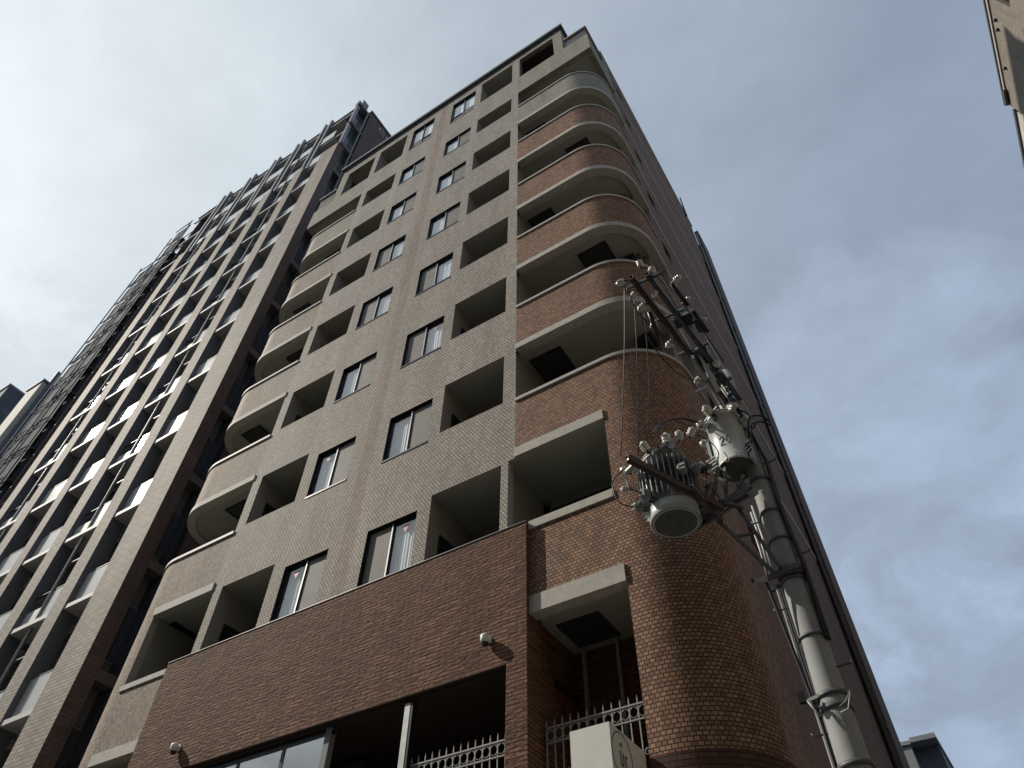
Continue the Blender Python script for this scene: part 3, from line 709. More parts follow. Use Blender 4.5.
# ------------------------------------------------------------------ things on the building front
def wall_camera(x, z, label, gname):
    o = thing('security_camera', (x, FY-0.10, z), label, 'security camera', 'security cameras on the brown brick wall')
    b = MB(); b.lathe([(0.055, 0), (0.055, 0.02), (0.03, 0.03)], (x, FY-0.10, z+0.02), (0,-1,0), 'camw', 14); b.bar((x, FY-0.12, z+0.02), (x, FY-0.16, z+0.03), 0.035, 0.035, 'camw'); b.build('bracket', o)
    prof = [(0.058, -0.055), (0.062, -0.015), (0.062, 0.03)] + [(0.062*math.cos(a), 0.03+0.045*math.sin(a)) for a in (0.4, 0.8, 1.2, 1.5)]
    b = MB(); b.lathe(prof, (x, FY-0.185, z), (0.0,-0.1,1), 'camw', 18); b.build('housing', o)
    b = MB(); b.lathe([(0.010, -0.105), (0.03, -0.098), (0.046, -0.08), (0.052, -0.057)], (x, FY-0.185, z), (0.0,-0.1,1), 'black', 16); b.build('dome_lens', o)
wall_camera(-4.93, 5.06, 'small white dome camera on the brown brick wall, close to the wide dark opening', 'a')
wall_camera(-10.78, 5.00, 'small white dome camera on the brown brick wall, far left above the glazed front', 'b')

# escape ladder below the hatch
lad = MB()
for x in (-4.17, -3.66): lad.box(x-0.022, x+0.022, 8.28, 8.335, 2.6, 5.34, 'galv')
for k in range(9): lad.box(-4.17, -3.66, 8.31, 8.325, 2.85+0.28*k, 2.865+0.28*k, 'arm')
lad.build('escape_ladder', label='thin metal escape ladder hanging below the square hatch of the dark corner bay', cat='ladder', org=(-3.92, 8.3, 2.6))

def iron_fence(x0, x1, y, z0, z1, label, scroll=True):
    o = thing('iron_fence', ((x0+x1)/2, y, z0), label, 'fence')
    for (za_, zb_) in ((z1-0.10, z1-0.082), (z1-0.27, z1-0.255), (z0+0.08, z0+0.11)):
        b = MB(); b.box(x0, x1, y-0.012, y+0.012, za_, zb_, 'fence'); b.build('rail', o)
    n = int(round((x1-x0)/0.11)); 
    for i in range(n+1):
        x = x0+(x1-x0)*i/n
        b = MB(); b.box(x-0.007, x+0.007, y-0.007, y+0.007, z0, z1-0.02, 'fence'); b.lathe([(0.007, 0), (0.006, 0.012), (0.002, 0.03)], (x, y, z1-0.02), (0,0,1), 'fence', 6); b.build('baluster', o)
    # rings between the two upper rails and scrolls lower down
    b = MB(); b2 = MB()
    for i in range(n):
        x = x0+(x1-x0)*(i+0.5)/n
        b.tube([(x+0.05*math.cos(a*math.pi/6), y, z1-0.175+0.062*math.sin(a*math.pi/6)) for a in range(13)], 0.006, 'fence', 5, caps=False)
        b2.tube([(x+0.045*math.cos(a*0.6)*(1-a/16), y, z1-0.62+0.05*math.sin(a*0.6)*(1-a/16)) for a in range(14)], 0.006, 'fence', 5)
    b.build('ring_ornament', o); b2.build('scroll_ornament', o)
    return o
iron_fence(-6.10, -4.72, FY+0.02, 2.62, 3.90, 'pale iron fence across the wide dark terrace opening, left of the brick pier')
iron_fence(-4.28, -3.00, FY+0.22, 2.62, 4.00, 'pale iron fence with scrolls in the corner bay behind the ivory sign box')

# ivory sign box
sg = thing('sign_box', (-3.2, FY-0.05, 1.9), 'ivory sign box with a round emblem standing out from the wall beside the brick corner', 'sign')
b = MB(); b.box(-3.41, -2.98, 6.36, 7.15, 1.75, 3.26, 'sign'); b.build('cabinet', sg)
b = MB()
for z in (2.0, 3.0): b.box(-3.25, -3.15, 7.15, 7.21, z, z+0.08, 'arm')
b.build('bracket', sg)
yc, zc, rr = 6.59, 3.02, 0.222
b = MB(); n = 48
for k in range(n):
    a0, a1 = 2*math.pi*k/n, 2*math.pi*(k+1)/n
    q = lambda r, a: (-2.976, yc+r*math.cos(a), zc+r*math.sin(a))
    b.poly([q(rr, a0), q(rr, a1), q(rr-0.012, a1), q(rr-0.012, a0)], 'sign_ink')
em = b.build('emblem_ring', sg)
def stroke(b, pts, w, x, mat):
    for (a, c) in zip(pts, pts[1:]):
        b.bar((x, a[0], a[1]), (x, c[0], c[1]), w, 0.004, mat, upv=(1,0,0))
b = MB()
U = [(6.545, 3.055), (6.545, 2.95), (6.56, 2.925), (6.585, 2.925), (6.60, 2.95), (6.60, 3.05)]
stroke(b, U, 0.014, -2.974, 'sign_ink')
stroke(b, [(6.645, 2.93), (6.645, 3.035)], 0.014, -2.974, 'sign_ink'); stroke(b, [(6.645, 3.01), (6.665, 3.035), (6.69, 3.03)], 0.012, -2.974, 'sign_ink')
b.bar((-2.974, 6.555, 3.118), (-2.974, 6.592, 3.118), 0.030, 0.004, 'sign_ink', upv=(1,0,0))
b.build('lettering', sg)

# ------------------------------------------------------------------ tall tower to the left
TY = 7.6
tw = thing('apartment_tower', (-24, 15, G), 'very tall tower with pale pillars and white balcony panels, left of the tiled block', 'building')
FZ = [7.55+2.99*k for k in range(-3, 13)]
TZ = 44.2
P_ = [(-17.34,-16.15), (-19.19,-18.55), (-21.5,-20.85), (-23.45,-22.92), (-25.72,-25.05), (-28.05,-27.35)]
for i, (a, c) in enumerate(P_):
    zt = {0: 37.75, 1: 37.45, 2: 37.3, 3: 37.2, 4: 37.0, 5: 36.8, 6: 36.6}[i]
    b = MB(); b.box(a, c, TY, TY+0.42, G, zt, 'tower_tile', skip='r'); b.poly([(c,TY,G), (c,TY+0.42,G), (c,TY+0.42,zt), (c,TY,zt)], 'tower_side' if i == 0 else 'tower_dark'); b.build('pillar', tw)  # all but the first pillar: right face's shade put into its colour
    for dx in ((0.12, 0.62) if i else (0.95,)):
        b = MB(); x = a+dx*(c-a)/0.65 if i else a+dx
        b.box(x, x+0.14, TY+0.10, TY+0.30, zt, TZ+0.35, 'tower_metal'); b.build('fin', tw)
b = MB(); b.box(-30.3, -16.17, TY+0.85, TY+0.95, G, TZ-0.1, 'tower_glass'); b.build('glass_wall', tw)
b = MB(); b.box(-30.3, -16.2, TY+0.25, 24, TZ-0.12, TZ+0.05, 'cornice'); b.build('roof_slab', tw)
bays = [(P_[i+1][1], P_[i][0]) for i in range(5)] + [(-30.3, -28.05)]
for k, z in enumerate(FZ):
    b = MB()
    for (a, c) in bays:
        up_ = z > 37
        b.box(a, c, TY+(0.5 if a < -29 else 0.03)+(0.18 if up_ else 0), TY+0.85, z-0.13, z, 'tower_dark' if a < -29 else 'tower_slab')
    if z > 37: b.box(-30.3, -16.2, TY+0.22, TY+0.3, z-0.12, z-0.002, 'tower_slab')
    b.build('floor_slab', tw)
    for i, (a, c) in enumerate(bays):
        if z < 0 or z > 41.5: continue
        if i == 5: continue
        b = MB(); dd = 0.15
        if i in (1, 4):    # window bay: paired casements with a pipe in front
            xm = a+(c-a)*0.45
            b.box(xm, c-0.02, TY+dd, TY+dd+0.03, z+0.12, z+1.0, 'panel'); b.box(a, xm-0.03, TY+dd, TY+dd+0.03, z+0.0, z+0.55, 'tower_slab')
        else: b.box(a+0.02, c-0.02, TY+dd, TY+dd+0.03, z+0.04, z+1.02, 'panel')
        po = b.build('balcony_panel', tw)
        t = MB(); t.box(a+0.02, c-0.02, TY+dd-0.01, TY+dd+0.04, z+1.022, z+1.05, 'hatch')
        if i in (1, 4):
            t.box(xm-0.03, xm+0.02, TY+dd-0.02, TY+dd+0.06, z, z+2.85, 'tower_dark'); t.box(xm, c-0.02, TY+dd, TY+dd+0.05, z+1.9, z+1.94, 'tower_dark')
        t.build('top_rail', po)
b = MB()
for i in (1, 4):
    a, c = bays[i]; x = a+(c-a)*0.5
    b.tube([(x, TY+0.12, G), (x, TY+0.12, 37.0)], 0.03, 'silver', 8)
b.build('drain_pipe', tw)
# flank facing the tiled block
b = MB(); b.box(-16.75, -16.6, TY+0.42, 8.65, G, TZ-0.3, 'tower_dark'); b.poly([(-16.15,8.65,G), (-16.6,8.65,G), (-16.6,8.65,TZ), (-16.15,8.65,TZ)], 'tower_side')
b.build('flank_recess', tw)
for k in range(-3, 13):
    z = 23.0 + 2.99*(k-5)
    b = MB(); b.box(-16.5, -16.16, TY+0.24 if z < 37 else TY+0.1, 8.648, z, z+0.26, 'beam_grey'); b.build('flank_beam', tw)
    g = MB(); g.box(-16.6, -16.55, 8.12, 8.5, z+0.7, z+2.1, 'tower_glass'); g.box(-16.6, -16.57, 8.08, 8.54, z+0.66, z+2.14, 'tower_metal'); g.build('flank_window', tw)
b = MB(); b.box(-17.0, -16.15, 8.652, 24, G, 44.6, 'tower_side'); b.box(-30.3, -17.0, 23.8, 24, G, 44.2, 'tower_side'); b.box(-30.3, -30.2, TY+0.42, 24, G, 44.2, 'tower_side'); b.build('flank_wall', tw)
b = MB(); b.box(-17.05, -16.1, 8.62, 24, 44.602, 44.8, 'cornice'); b.build('flank_coping', tw)
b = MB()
for (cy, cz) in ((9.75, 43.9), (10.4, 43.8)):
    pts = [(-16.13, cy+0.22*math.cos(a*0.5), cz+0.22*math.sin(a*0.5)) for a in range(0, 10)] + [(-16.13, cy+0.22, cz-0.45)]
    b.tube(pts, 0.035, 'camw', 6)
b.build('roof_emblem', tw)

# ------------------------------------------------------------------ scaffolded building further left
sc = thing('scaffolded_building', (-33, 14, G), 'dark building wrapped in blue grey netting and scaffolding beyond the tall tower', 'building')
b = MB(); b.box(-33.4, -30.5, 8.6, 22, G, 42.5, 'slate'); b.box(-33.1, -30.9, 8.0, 8.6, G, 40.5, 'slate'); b.build('wall', sc)
b = MB()
zlev = [k*1.9 for k in range(0, 24)]
for z in zlev:
    xl = -33.6 if z < 40.4 else -32.1
    b.tube([(xl,7.7,z), (-30.6,7.7,z)], 0.03, 'scaf', 5); b.tube([(xl,8.25,z), (-30.6,8.25,z)], 0.03, 'scaf', 5)
for i in range(3):
    x = -33.6+1.5*i; b.tube([(x,7.7,G), (x,7.7,(40.4,42.9,43.9)[i])], 0.035, 'scaf', 5); b.tube([(x,8.25,G), (x,8.25,(40.4,42.9,43.9)[i])], 0.035, 'scaf', 5)
for k in range(0, 22, 2): b.tube([(-33.6+1.5*(k//2 % 2),7.72,k*1.9), (-32.1+1.5*(k//2 % 2),7.72,(k+1)*1.9)], 0.02, 'scaf', 5)
b.build('scaffolding', sc)
b = MB()
for i, z in enumerate(zlev[:-1]):
    for j in range(2):
        if j == 0 and z > 39: continue
        x = -33.57+1.5*j; dy = 0.03*rnd.random()
        b.poly([(x+0.03,7.78+dy,z+0.05), (x+1.45,7.78+dy,z+0.05), (x+1.45,7.80,z+1.85), (x+0.03,7.80,z+1.85)], 'net')
        b.box(x, x+1.47, 7.82, 8.2, z-0.02, z+0.02, 'scaf')
b.build('netting', sc)

db = thing('dark_clad_building', (-66, 12, G), 'dark slate clad building at the far left edge with a cream panel strip', 'building')
b = MB(); b.box(-63.0, -60, 11.0, 24, G, 48.6, 'slate'); b.build('wall', db)
b = MB(); b.box(-59.99, -59.7, 12.3, 13.4, G, 42.0, 'cream'); b.box(-63.05, -62.9, 10.9, 10.99, G, 48.7, 'cream'); b.build('cream_panel', db)
b = MB(); b.box(-63.1, -59.95, 10.9, 24.1, 48.602, 48.8, 'far_grey'); b.build('roof', db)
for k in range(14):
    b = MB(); b.box(-60.0, -59.95, 11.4, 12.0, 4+3.1*k, 5.6+3.1*k, 'tower_glass'); b.build('window', db)
cb = thing('cream_building', (-52, 14, G), 'narrow cream building with a dark gutter line between the slate building and the netted one', 'building')
b = MB(); b.box(-52, -50.0, 10.75, 20, G, 42.6, 'cream'); b.box(-49.99, -49.7, 11.1, 11.4, G, 44.0, 'far_dark'); b.box(-49.99, -49.8, 11.5, 12.5, G, 43.8, 'far_grey'); b.build('wall', cb)
b = MB(); b.box(-52.1, -49.9, 10.65, 20, 42.602, 42.8, 'far_dark'); b.build('roof', cb)

# ------------------------------------------------------------------ right-hand buildings across the lane
rb = thing('taupe_tiled_building', (12, 8, G), 'taupe tiled building with a dark roof edge at the upper right corner', 'building')
b = MB(); b.wall_x(0, -20, 13.85, G, 21.35, [(-10.55+0, -9.2, 19.6, 20.6)], 'right_tile')
bb = MB()
wins = [(9.15, 10.50, 20.28-2.95*k, 21.05-2.95*k) for k in range(6)]
def wall_xm(mb, x, y0, y1, z0, z1, holes, mat, reveal):
    t = MB(); t.wall_y(0, y0, y1, z0, z1, holes, mat, reveal)
    for f, mi in zip(t.f, t.m): mb.poly([(x + t.v[i][1], t.v[i][0], t.v[i][2]) for i in f], t.mats[mi])
wall_xm(bb, 8.0, -14, 13.85, G, 21.45, wins, 'right_tile', 0.15)
bb.box(8.01, 20, 13.83, 13.85, G, 21.45, 'right_tile'); bb.box(8.01, 20, -14, -13.9, G, 21.45, 'right_tile'); bb.build('wall', rb)
b = MB(); b.box(7.93, 20, -14.1, 13.9, 21.56, 21.62, 'cornice'); b.box(7.96, 20, -14.05, 13.87, 21.452, 21.558, 'coping'); b.build('roof_edge', rb)
b = MB(); b.box(7.9, 7.98, 13.3, 13.8, 21.38, 21.44, 'cornice'); b.build('gutter_outlet', rb)
for w_ in wins:
    b = MB(); b.box(8.13, 8.15, w_[0], w_[1], w_[2], w_[3], 'tower_glass'); wo_ = b.build('window', rb)
    b = MB(); b.box(8.08, 8.129, w_[0], w_[0]+0.06, w_[2], w_[3], 'frame'); b.box(8.08, 8.129, w_[1]-0.06, w_[1], w_[2], w_[3], 'frame'); b.box(8.05, 8.129, w_[0], w_[1], w_[2], w_[2]+0.06, 'frame'); b.build('frame', wo_)
for (y, z) in ((11.10, 21.22), (11.38, 21.20), (12.55, 21.20)):
    b = MB(); b.lathe([(0.045, 0), (0.05, 0.03), (0.04, 0.06), (0.01, 0.08)], (8.0, y, z), (-1,0,-0.3), 'black', 12); b.build('vent_cap', rb)
sb = thing('cream_siding_building', (12, 20, G), 'cream lap sided building directly behind the taupe tiled one at the right edge', 'building')
b = MB(); b.box(8.05, 20, 14.0, 30, G, 21.2, 'siding'); b.build('wall', sb)
b = MB(); b.box(8.0, 20.05, 13.95, 30.05, 21.202, 21.3, 'cornice'); b.build('roof_edge', sb)

# the other side of the street, behind the camera: it shades and is mirrored in the glass
for (x0, x1, h, mt, lab) in ((-78, -42, 17, 'far_grey', 'low grey office block across the street, furthest to the left'), (-25, -9, 21, 'right_tile', 'brown tiled block across the street, opposite the tiled apartments'),
                         (-8.7, 9, 25, 'far_grey', 'grey block across the street, directly behind the viewpoint'), (9.4, 34, 22, 'slate', 'slate grey block across the street, to the right')):
    ob = thing('street_building', ((x0+x1)/2, -18, G), lab, 'building')
    b = MB(); b.box(x0, x1, -24, -11, G, h, mt); b.build('wall', ob)
    b = MB(); b.box(x0-0.1, x1+0.1, -24.1, -10.9, h+0.002, h+0.3, 'cornice'); b.build('roof_edge', ob)
    nx = int((x1-x0)/3.2)
    for j in range(int(h/3.1)):
        b = MB()
        for i in range(nx):
            xa = x0+1.0+3.2*i; b.box(xa, xa+1.9, -11, -10.96, 0.2+3.1*j, 1.7+3.1*j, 'tower_glass')
        b.build('window_row', ob)

# low grey building seen past the side wall
gb = thing('grey_building', (-5, 48, G), 'distant grey building with balconies low at the right behind the tiled block', 'building')
DY = 45.0
b = MB(); b.box(-12, -3.9, DY, DY+12, G, 17.55, 'far_grey'); b.box(-3.9, -2.28, DY+1.0, DY+12, G, 17.7, 'far_dark'); b.box(-3.9, -3.55, DY-0.002, DY+1.0, G, 17.5, 'far_grey'); b.build('wall', gb)
b = MB(); b.box(-12.1, -3.5, DY-0.1, DY+12.1, 17.552, 17.75, 'far_grey'); b.box(-3.5, -2.2, DY+0.1, DY+12.1, 17.7, 17.95, 'far_grey'); b.build('roof', gb)
for k in range(5):
    z = 15.0-2.9*k
    b = MB(); b.box(-3.5, -2.25, DY+0.12, DY+0.2, z-1.2, z-0.25, 'far_grey'); b.box(-3.55, -2.25, DY+0.1, DY+1.0, z-1.4, z-1.2, 'far_grey'); bo = b.build('balcony', gb)
    b = MB(); b.box(-3.4, -2.4, DY+0.13, DY+0.16, z-0.24, z-0.2, 'silver'); b.build('rail', bo)
    b = MB(); b.box(-5.2, -4.2, DY-0.03, DY-0.002, z-0.4, z+1.5, 'tower_glass'); b.box(-5.25, -4.15, DY-0.02, DY-0.001, z-0.45, z+1.55, 'frame'); b.build('window', gb)
b = MB(); b.tube([(-4.35,DY+1,17.75), (-4.35,DY+1,18.6)], 0.10, 'cream', 8); b.build('roof_vent', gb)

# ------------------------------------------------------------------ utility pole
PX, PY = -1.058, 7.223
pole = thing('utility_pole', (PX, PY, G), 'grey concrete utility pole with steel arms and insulators at the corner of the tiled block', 'utility pole')
def prad(z): return 0.130 - (z-4)/150
b = MB(); b.tube([(PX,PY,G+8.2*0 + (8.15-G)*k/12) for k in range(13)] and [(PX,PY,G+(8.15-G)*k/12) for k in range(13)], prad(G), 'pole', 24, r2=prad(8.15)); b.build('shaft', pole)
def ring(z, t=0.018, e=0.010, mat='arm', h=0.05):
    b = MB(); r = prad(z)+e; b.lathe([(r, -h/2), (r+t*0.3, -h/2), (r+t*0.3, h/2), (r, h/2)], (PX, PY, z), (0,0,1), mat, 24); return b
for z in (2.73, 3.36, 3.96, 4.63, 5.15, 5.55, 6.05, 6.9):
    b = ring(z, h=0.028 if z in (3.96, 5.15, 5.55) else 0.045)
    if z in (3.36,): b.bar((PX-prad(z)-0.12,PY-0.05,z), (PX-prad(z)+0.03,PY-0.10,z), 0.02, 0.03, 'arm')
    b.build('band_clamp', pole)
# step bolts and hooks
for k, z in enumerate((3.05, 3.62, 4.35, 4.92, 5.5, 6.3)):
    s_ = 1 if k % 2 else -1
    b = MB(); b.tube([(PX+s_*0.1,PY-0.02,z), (PX+s_*(0.1+0.17),PY-0.03,z), (PX+s_*(0.1+0.18),PY-0.03,z+0.03)], 0.009, 'arm', 6); b.build('step_bolt', pole)
for s_ in (-1, 1):
    b = MB(); z = 3.20
    b.tube([(PX+s_*0.06,PY-prad(z)-0.01,z), (PX+s_*0.14,PY-0.19,z+0.02), (PX+s_*0.20,PY-0.20,z+0.10)], 0.010, 'arm', 6); b.tube([(PX+s_*0.05,PY-prad(z)-0.01,z-0.05), (PX+s_*0.13,PY-0.2,z-0.06), (PX+s_*0.20,PY-0.20,z+0.10)], 0.007, 'galv', 6)
    b.build('cable_hook', pole)
b = ring(3.24, h=0.05); b.build('hook_band', pole)
# collar carrying the platform struts
b = ring(4.72, t=0.06, h=0.11); b.bar((PX-0.30,PY-0.10,4.70), (PX+0.13,PY-0.17,4.70), 0.035, 0.055, 'arm'); b.bar((PX-0.28,PY+0.10,4.70), (PX+0.14,PY+0.16,4.70), 0.035, 0.055, 'arm'); b.build('strut_collar', pole)
def insul(base, axis, s=1.0, stem=0.05):
    b = MB(); ax = Vector(axis).normalized(); base = Vector(base)
    prof = [(0.012, 0), (0.012, stem)]
    h = stem
    for k in range(3):
        prof += [(0.040*s, h+0.004), (0.046*s, h+0.016*s), (0.026*s, h+0.026*s)]; h += 0.030*s
    prof += [(0.020*s, h+0.01), (0.008*s, h+0.02)]
    b.lathe(prof, base, ax, None, 14, mats=['arm'] + ['porcelain']*(len(prof)-2)); return b
# platform frame
A = Vector((-2.02,5.37,5.45)); B = Vector((-1.47,6.67,5.45)); Cc = Vector((-1.87,6.83,5.44))
b = MB(); b.channel(A, B, 0.055, 0.09, 0.010, 'rust'); b.build('platform_beam', pole)
b = MB(); b.channel(Cc, (-1.17,7.04,5.80), 0.045, 0.06, 0.008, 'arm'); b.channel((-1.83,6.70,5.44), (-1.13,6.93,5.82), 0.045, 0.06, 0.008, 'arm'); b.build('platform_beam', pole)
b = MB(); b.channel((-1.60,6.10,5.40), (-1.56,6.80,5.42), 0.04, 0.06, 0.008, 'arm'); b.channel((-1.66,6.78,5.50), (-1.45,6.92,6.22), 0.05, 0.05, 0.008, 'arm'); b.channel((-1.42,6.72,5.50), (-1.36,6.95,6.26), 0.035, 0.035, 0.008, 'arm'); b.build('platform_beam', pole)
b = MB(); b.bar((-1.60,6.86,5.46), (-1.20,7.10,4.72), 0.035, 0.035, 'arm'); b.build('platform_strut', pole)
b = MB(); b.bar((-1.36,6.98,5.64), (-1.12,7.06,4.74), 0.035, 0.035, 'arm'); b.bar((-1.47,6.94,5.22), (-1.25,7.02,5.24), 0.02, 0.03, 'arm'); b.build('platform_strut', pole)
b = MB()
for (x, y) in ((-1.55,6.82), (-1.68,6.76), (-1.82,6.78)):
    b = MB(); b.lathe([(0.025, -0.04), (0.025, 0.04)], (x, y, 5.43), (0,0,1), 'rust', 8); b.build('platform_bolt', pole)
for (p_, q_) in (((-1.62,6.72,5.40),(-1.40,6.88,5.66)), ((-1.75,6.76,5.50),(-1.66,6.86,5.72)), ((-1.50,6.74,5.62),(-1.30,6.96,5.58)), ((-1.36,6.9,5.70),(-1.18,6.95,6.02)), ((-1.70,6.66,5.56),(-1.52,6.68,5.86))):
    b = MB(); b.bar(p_, q_, 0.05, 0.035, 'arm'); b.build('bracket_piece', pole)
for k in range(9):
    p_ = Vector((-1.70+0.55*rnd.random(), 6.66+0.28*rnd.random(), 5.6+0.75*rnd.random())); q_ = p_ + Vector((0.5*rnd.random()-0.35, 0.1*rnd.random()-0.12, 0.5*rnd.random()-0.1)); m_ = (p_+q_)/2 + Vector((0.05*rnd.random(), -0.05, -0.10-0.08*rnd.random()))
    b = MB(); b.tube([p_, p_.lerp(m_, 0.55)+Vector((0,0,-0.02)), m_, m_.lerp(q_, 0.45)+Vector((0,0,-0.02)), q_], 0.006, 'rubber', 6); b.build('jumper_wire', pole)
for k in range(6):
    p_ = Vector((-1.62+0.36*rnd.random(), 6.72+0.1*rnd.random(), 5.75+0.5*rnd.random()))
    insul(p_, (rnd.random()-0.5, -0.6, rnd.random()-0.5), 0.6, 0.02).build('insulator', pole)
# white gusset and strap near the pole under the small tank
b = MB(); b.bar((-1.24,6.98,5.95), (-1.12,6.98,5.70), 0.10, 0.012, 'galv', upv=(0,1,0)); b.build('gusset', pole)
# riser pipes beside the shaft, below the platform
for (dx, dy, z0_, z1_, mt) in ((-0.22,0.04,4.75,5.72,'galv'), (-0.26,0.06,4.75,5.60,'galv'), (-0.185,0.03,4.75,5.80,'galv'), (-0.15,0.06,G,4.65,'rubber'), (-0.178,0.07,G,4.65,'rubber'), (-0.205,0.08,G,4.65,'pipe')):
    b = MB(); b.tube([(PX+dx,PY+dy,z0_), (PX+dx+0.012,PY+dy,(z0_+z1_)/2), (PX+dx,PY+dy,z1_)], 0.014, mt, 8); b.build('riser_pipe', pole)
for (dx, dy) in ((0.135,-0.05), (0.155,-0.02), (0.15,-0.09)):
    b = MB(); b.tube([(PX+dx,PY+dy,3.9), (PX+dx+0.02,PY+dy,4.8), (PX+dx-0.01,PY+dy,5.6), (PX+dx+0.015,PY+dy,6.3), (PX+dx-0.04,PY+dy,6.9)], 0.015, 'rubber', 8); b.build('riser_cable', pole)
# top arms reaching out over the street
za = 7.54
b = MB(); b.channel((-1.35,4.66,za), (-1.13,7.20,za), 0.06, 0.09, 0.012, 'rust'); b.build('cross_arm', pole)
b = MB(); b.channel((-1.17,4.72,za), (-0.96,7.20,za), 0.06, 0.09, 0.012, 'arm'); b.build('cross_arm', pole)
b = MB(); b.channel((-1.19,6.05,za-0.16), (-1.20,7.22,za-0.16), 0.04, 0.06, 0.008, 'galv'); b.build('cross_arm', pole)
for (x0_, x1_, y_, z_) in ((-1.47,-1.02,4.80,za+0.03), (-1.42,-1.0,5.45,za+0.06), (-1.38,-0.96,6.1,za+0.06), (-1.40,-0.9,6.7,za-0.08)):
    b = MB(); b.bar((x0_,y_,z_), (x1_,y_+0.02,z_), 0.03, 0.04, 'arm'); b.build('arm_spacer', pole)
for (p, ax, s_) in (((-1.40,4.68,za), (-1,-0.1,0.1), 0.95), ((-1.36,4.84,za-0.05), (-0.8,0,-0.8), 0.9), ((-1.20,4.66,za+0.05), (0,-0.3,1), 0.9), ((-1.16,4.80,za+0.05), (0.4,0,1), 1.0), ((-1.17,4.95,za-0.04), (-0.3,0,-1), 0.85),
                    ((-1.34,5.10,za), (-1,0,-0.5), 1.05), ((-1.32,5.42,za), (-1,0,-0.4), 1.0), ((-1.28,5.80,za), (-1,0,-0.5), 1.1), ((-0.98,5.0,za), (1,0,0.4), 0.9), ((-1.0,5.35,za), (1,0,0.5), 0.8), ((-0.96,5.75,za), (1,0,0.4), 0.9),
                    ((-1.02,6.35,za-0.05), (0.5,0,-1), 0.9), ((-1.22,6.5,za-0.05), (-1,0,-0.6), 0.9)):
    insul(p, ax, s_).build('insulator', pole)
# fuse cut-outs and small switch cases
for i, (p0, p1) in enumerate((((-0.98,5.02,za+0.02), (-0.93,5.36,za-0.06)), ((-0.92,5.5,za), (-0.88,5.85,za-0.08)), ((-1.38,5.22,za-0.02), (-1.42,5.50,za-0.16)))):
    b = MB(); b.tube([p0, p1], 0.028, 'rubber', 10); b.build('fuse_cutout', pole)
for (p, sx, sy, sz) in (((-1.08,5.62,za+0.10), 0.12, 0.09, 0.07), ((-0.93,5.74,za+0.02), 0.05, 0.12, 0.05), ((-1.10,6.25,za+0.07), 0.09, 0.15, 0.06), ((-1.05,6.62,za-0.02), 0.06, 0.12, 0.09)):
    b = MB(); b.obox(p, (sx,0.02,0), (-0.01,sy,0), (0,0,sz), 'navy'); b.bar((p[0]-sx,p[1]-sy,p[2]-sz), (p[0]+sx,p[1]-sy,p[2]-sz), 0.02, 0.02, 'galv'); b.build('switch_case', pole)
# cable termination: tapering pale cone and cluster of small clamps
b = MB(); b.lathe([(0.014, 0), (0.020, 0.25), (0.040, 0.42), (0.045, 0.50), (0.032, 0.54), (0.034, 0.66)], (-1.13,6.12,7.62), (0.02,0.75,-0.42), 'tank', 14); b.build('cable_termination', pole)
b = MB()
for k in range(9):
    t_ = k/8; c_ = Vector((-1.03,6.62,7.52)).lerp(Vector((-0.98,7.02,7.02)), t_); r_ = 0.022+0.01*rnd.random()
    b.lathe([(r_, -0.03), (r_*1.2, 0), (r_, 0.03)], c_, (rnd.random()-0.5, rnd.random()-0.5, 1), 'navy' if k % 3 else 'galv', 8)
b.build('cable_clamp', pole)
b = MB(); b.bar((-1.20,6.98,7.35), (-1.17,7.05,7.04), 0.03, 0.012, 'galv'); b.build('arm_brace', pole)
for k, (o0, o1) in enumerate((((-1.12,6.4,7.5), (-1.02,6.98,7.15)), ((-1.06,6.5,7.48), (-0.98,7.0,7.05)), ((-1.10,6.2,7.6), (-0.94,6.98,7.2)), ((-1.0,5.3,7.6), (-0.90,6.5,7.55)))):
    b = MB(); m_ = (Vector(o0)+Vector(o1))/2 + Vector((0.02,0.02,-0.05)); b.tube([o0, m_, o1], 0.009, 'rubber', 6); b.build('jumper_wire', pole)

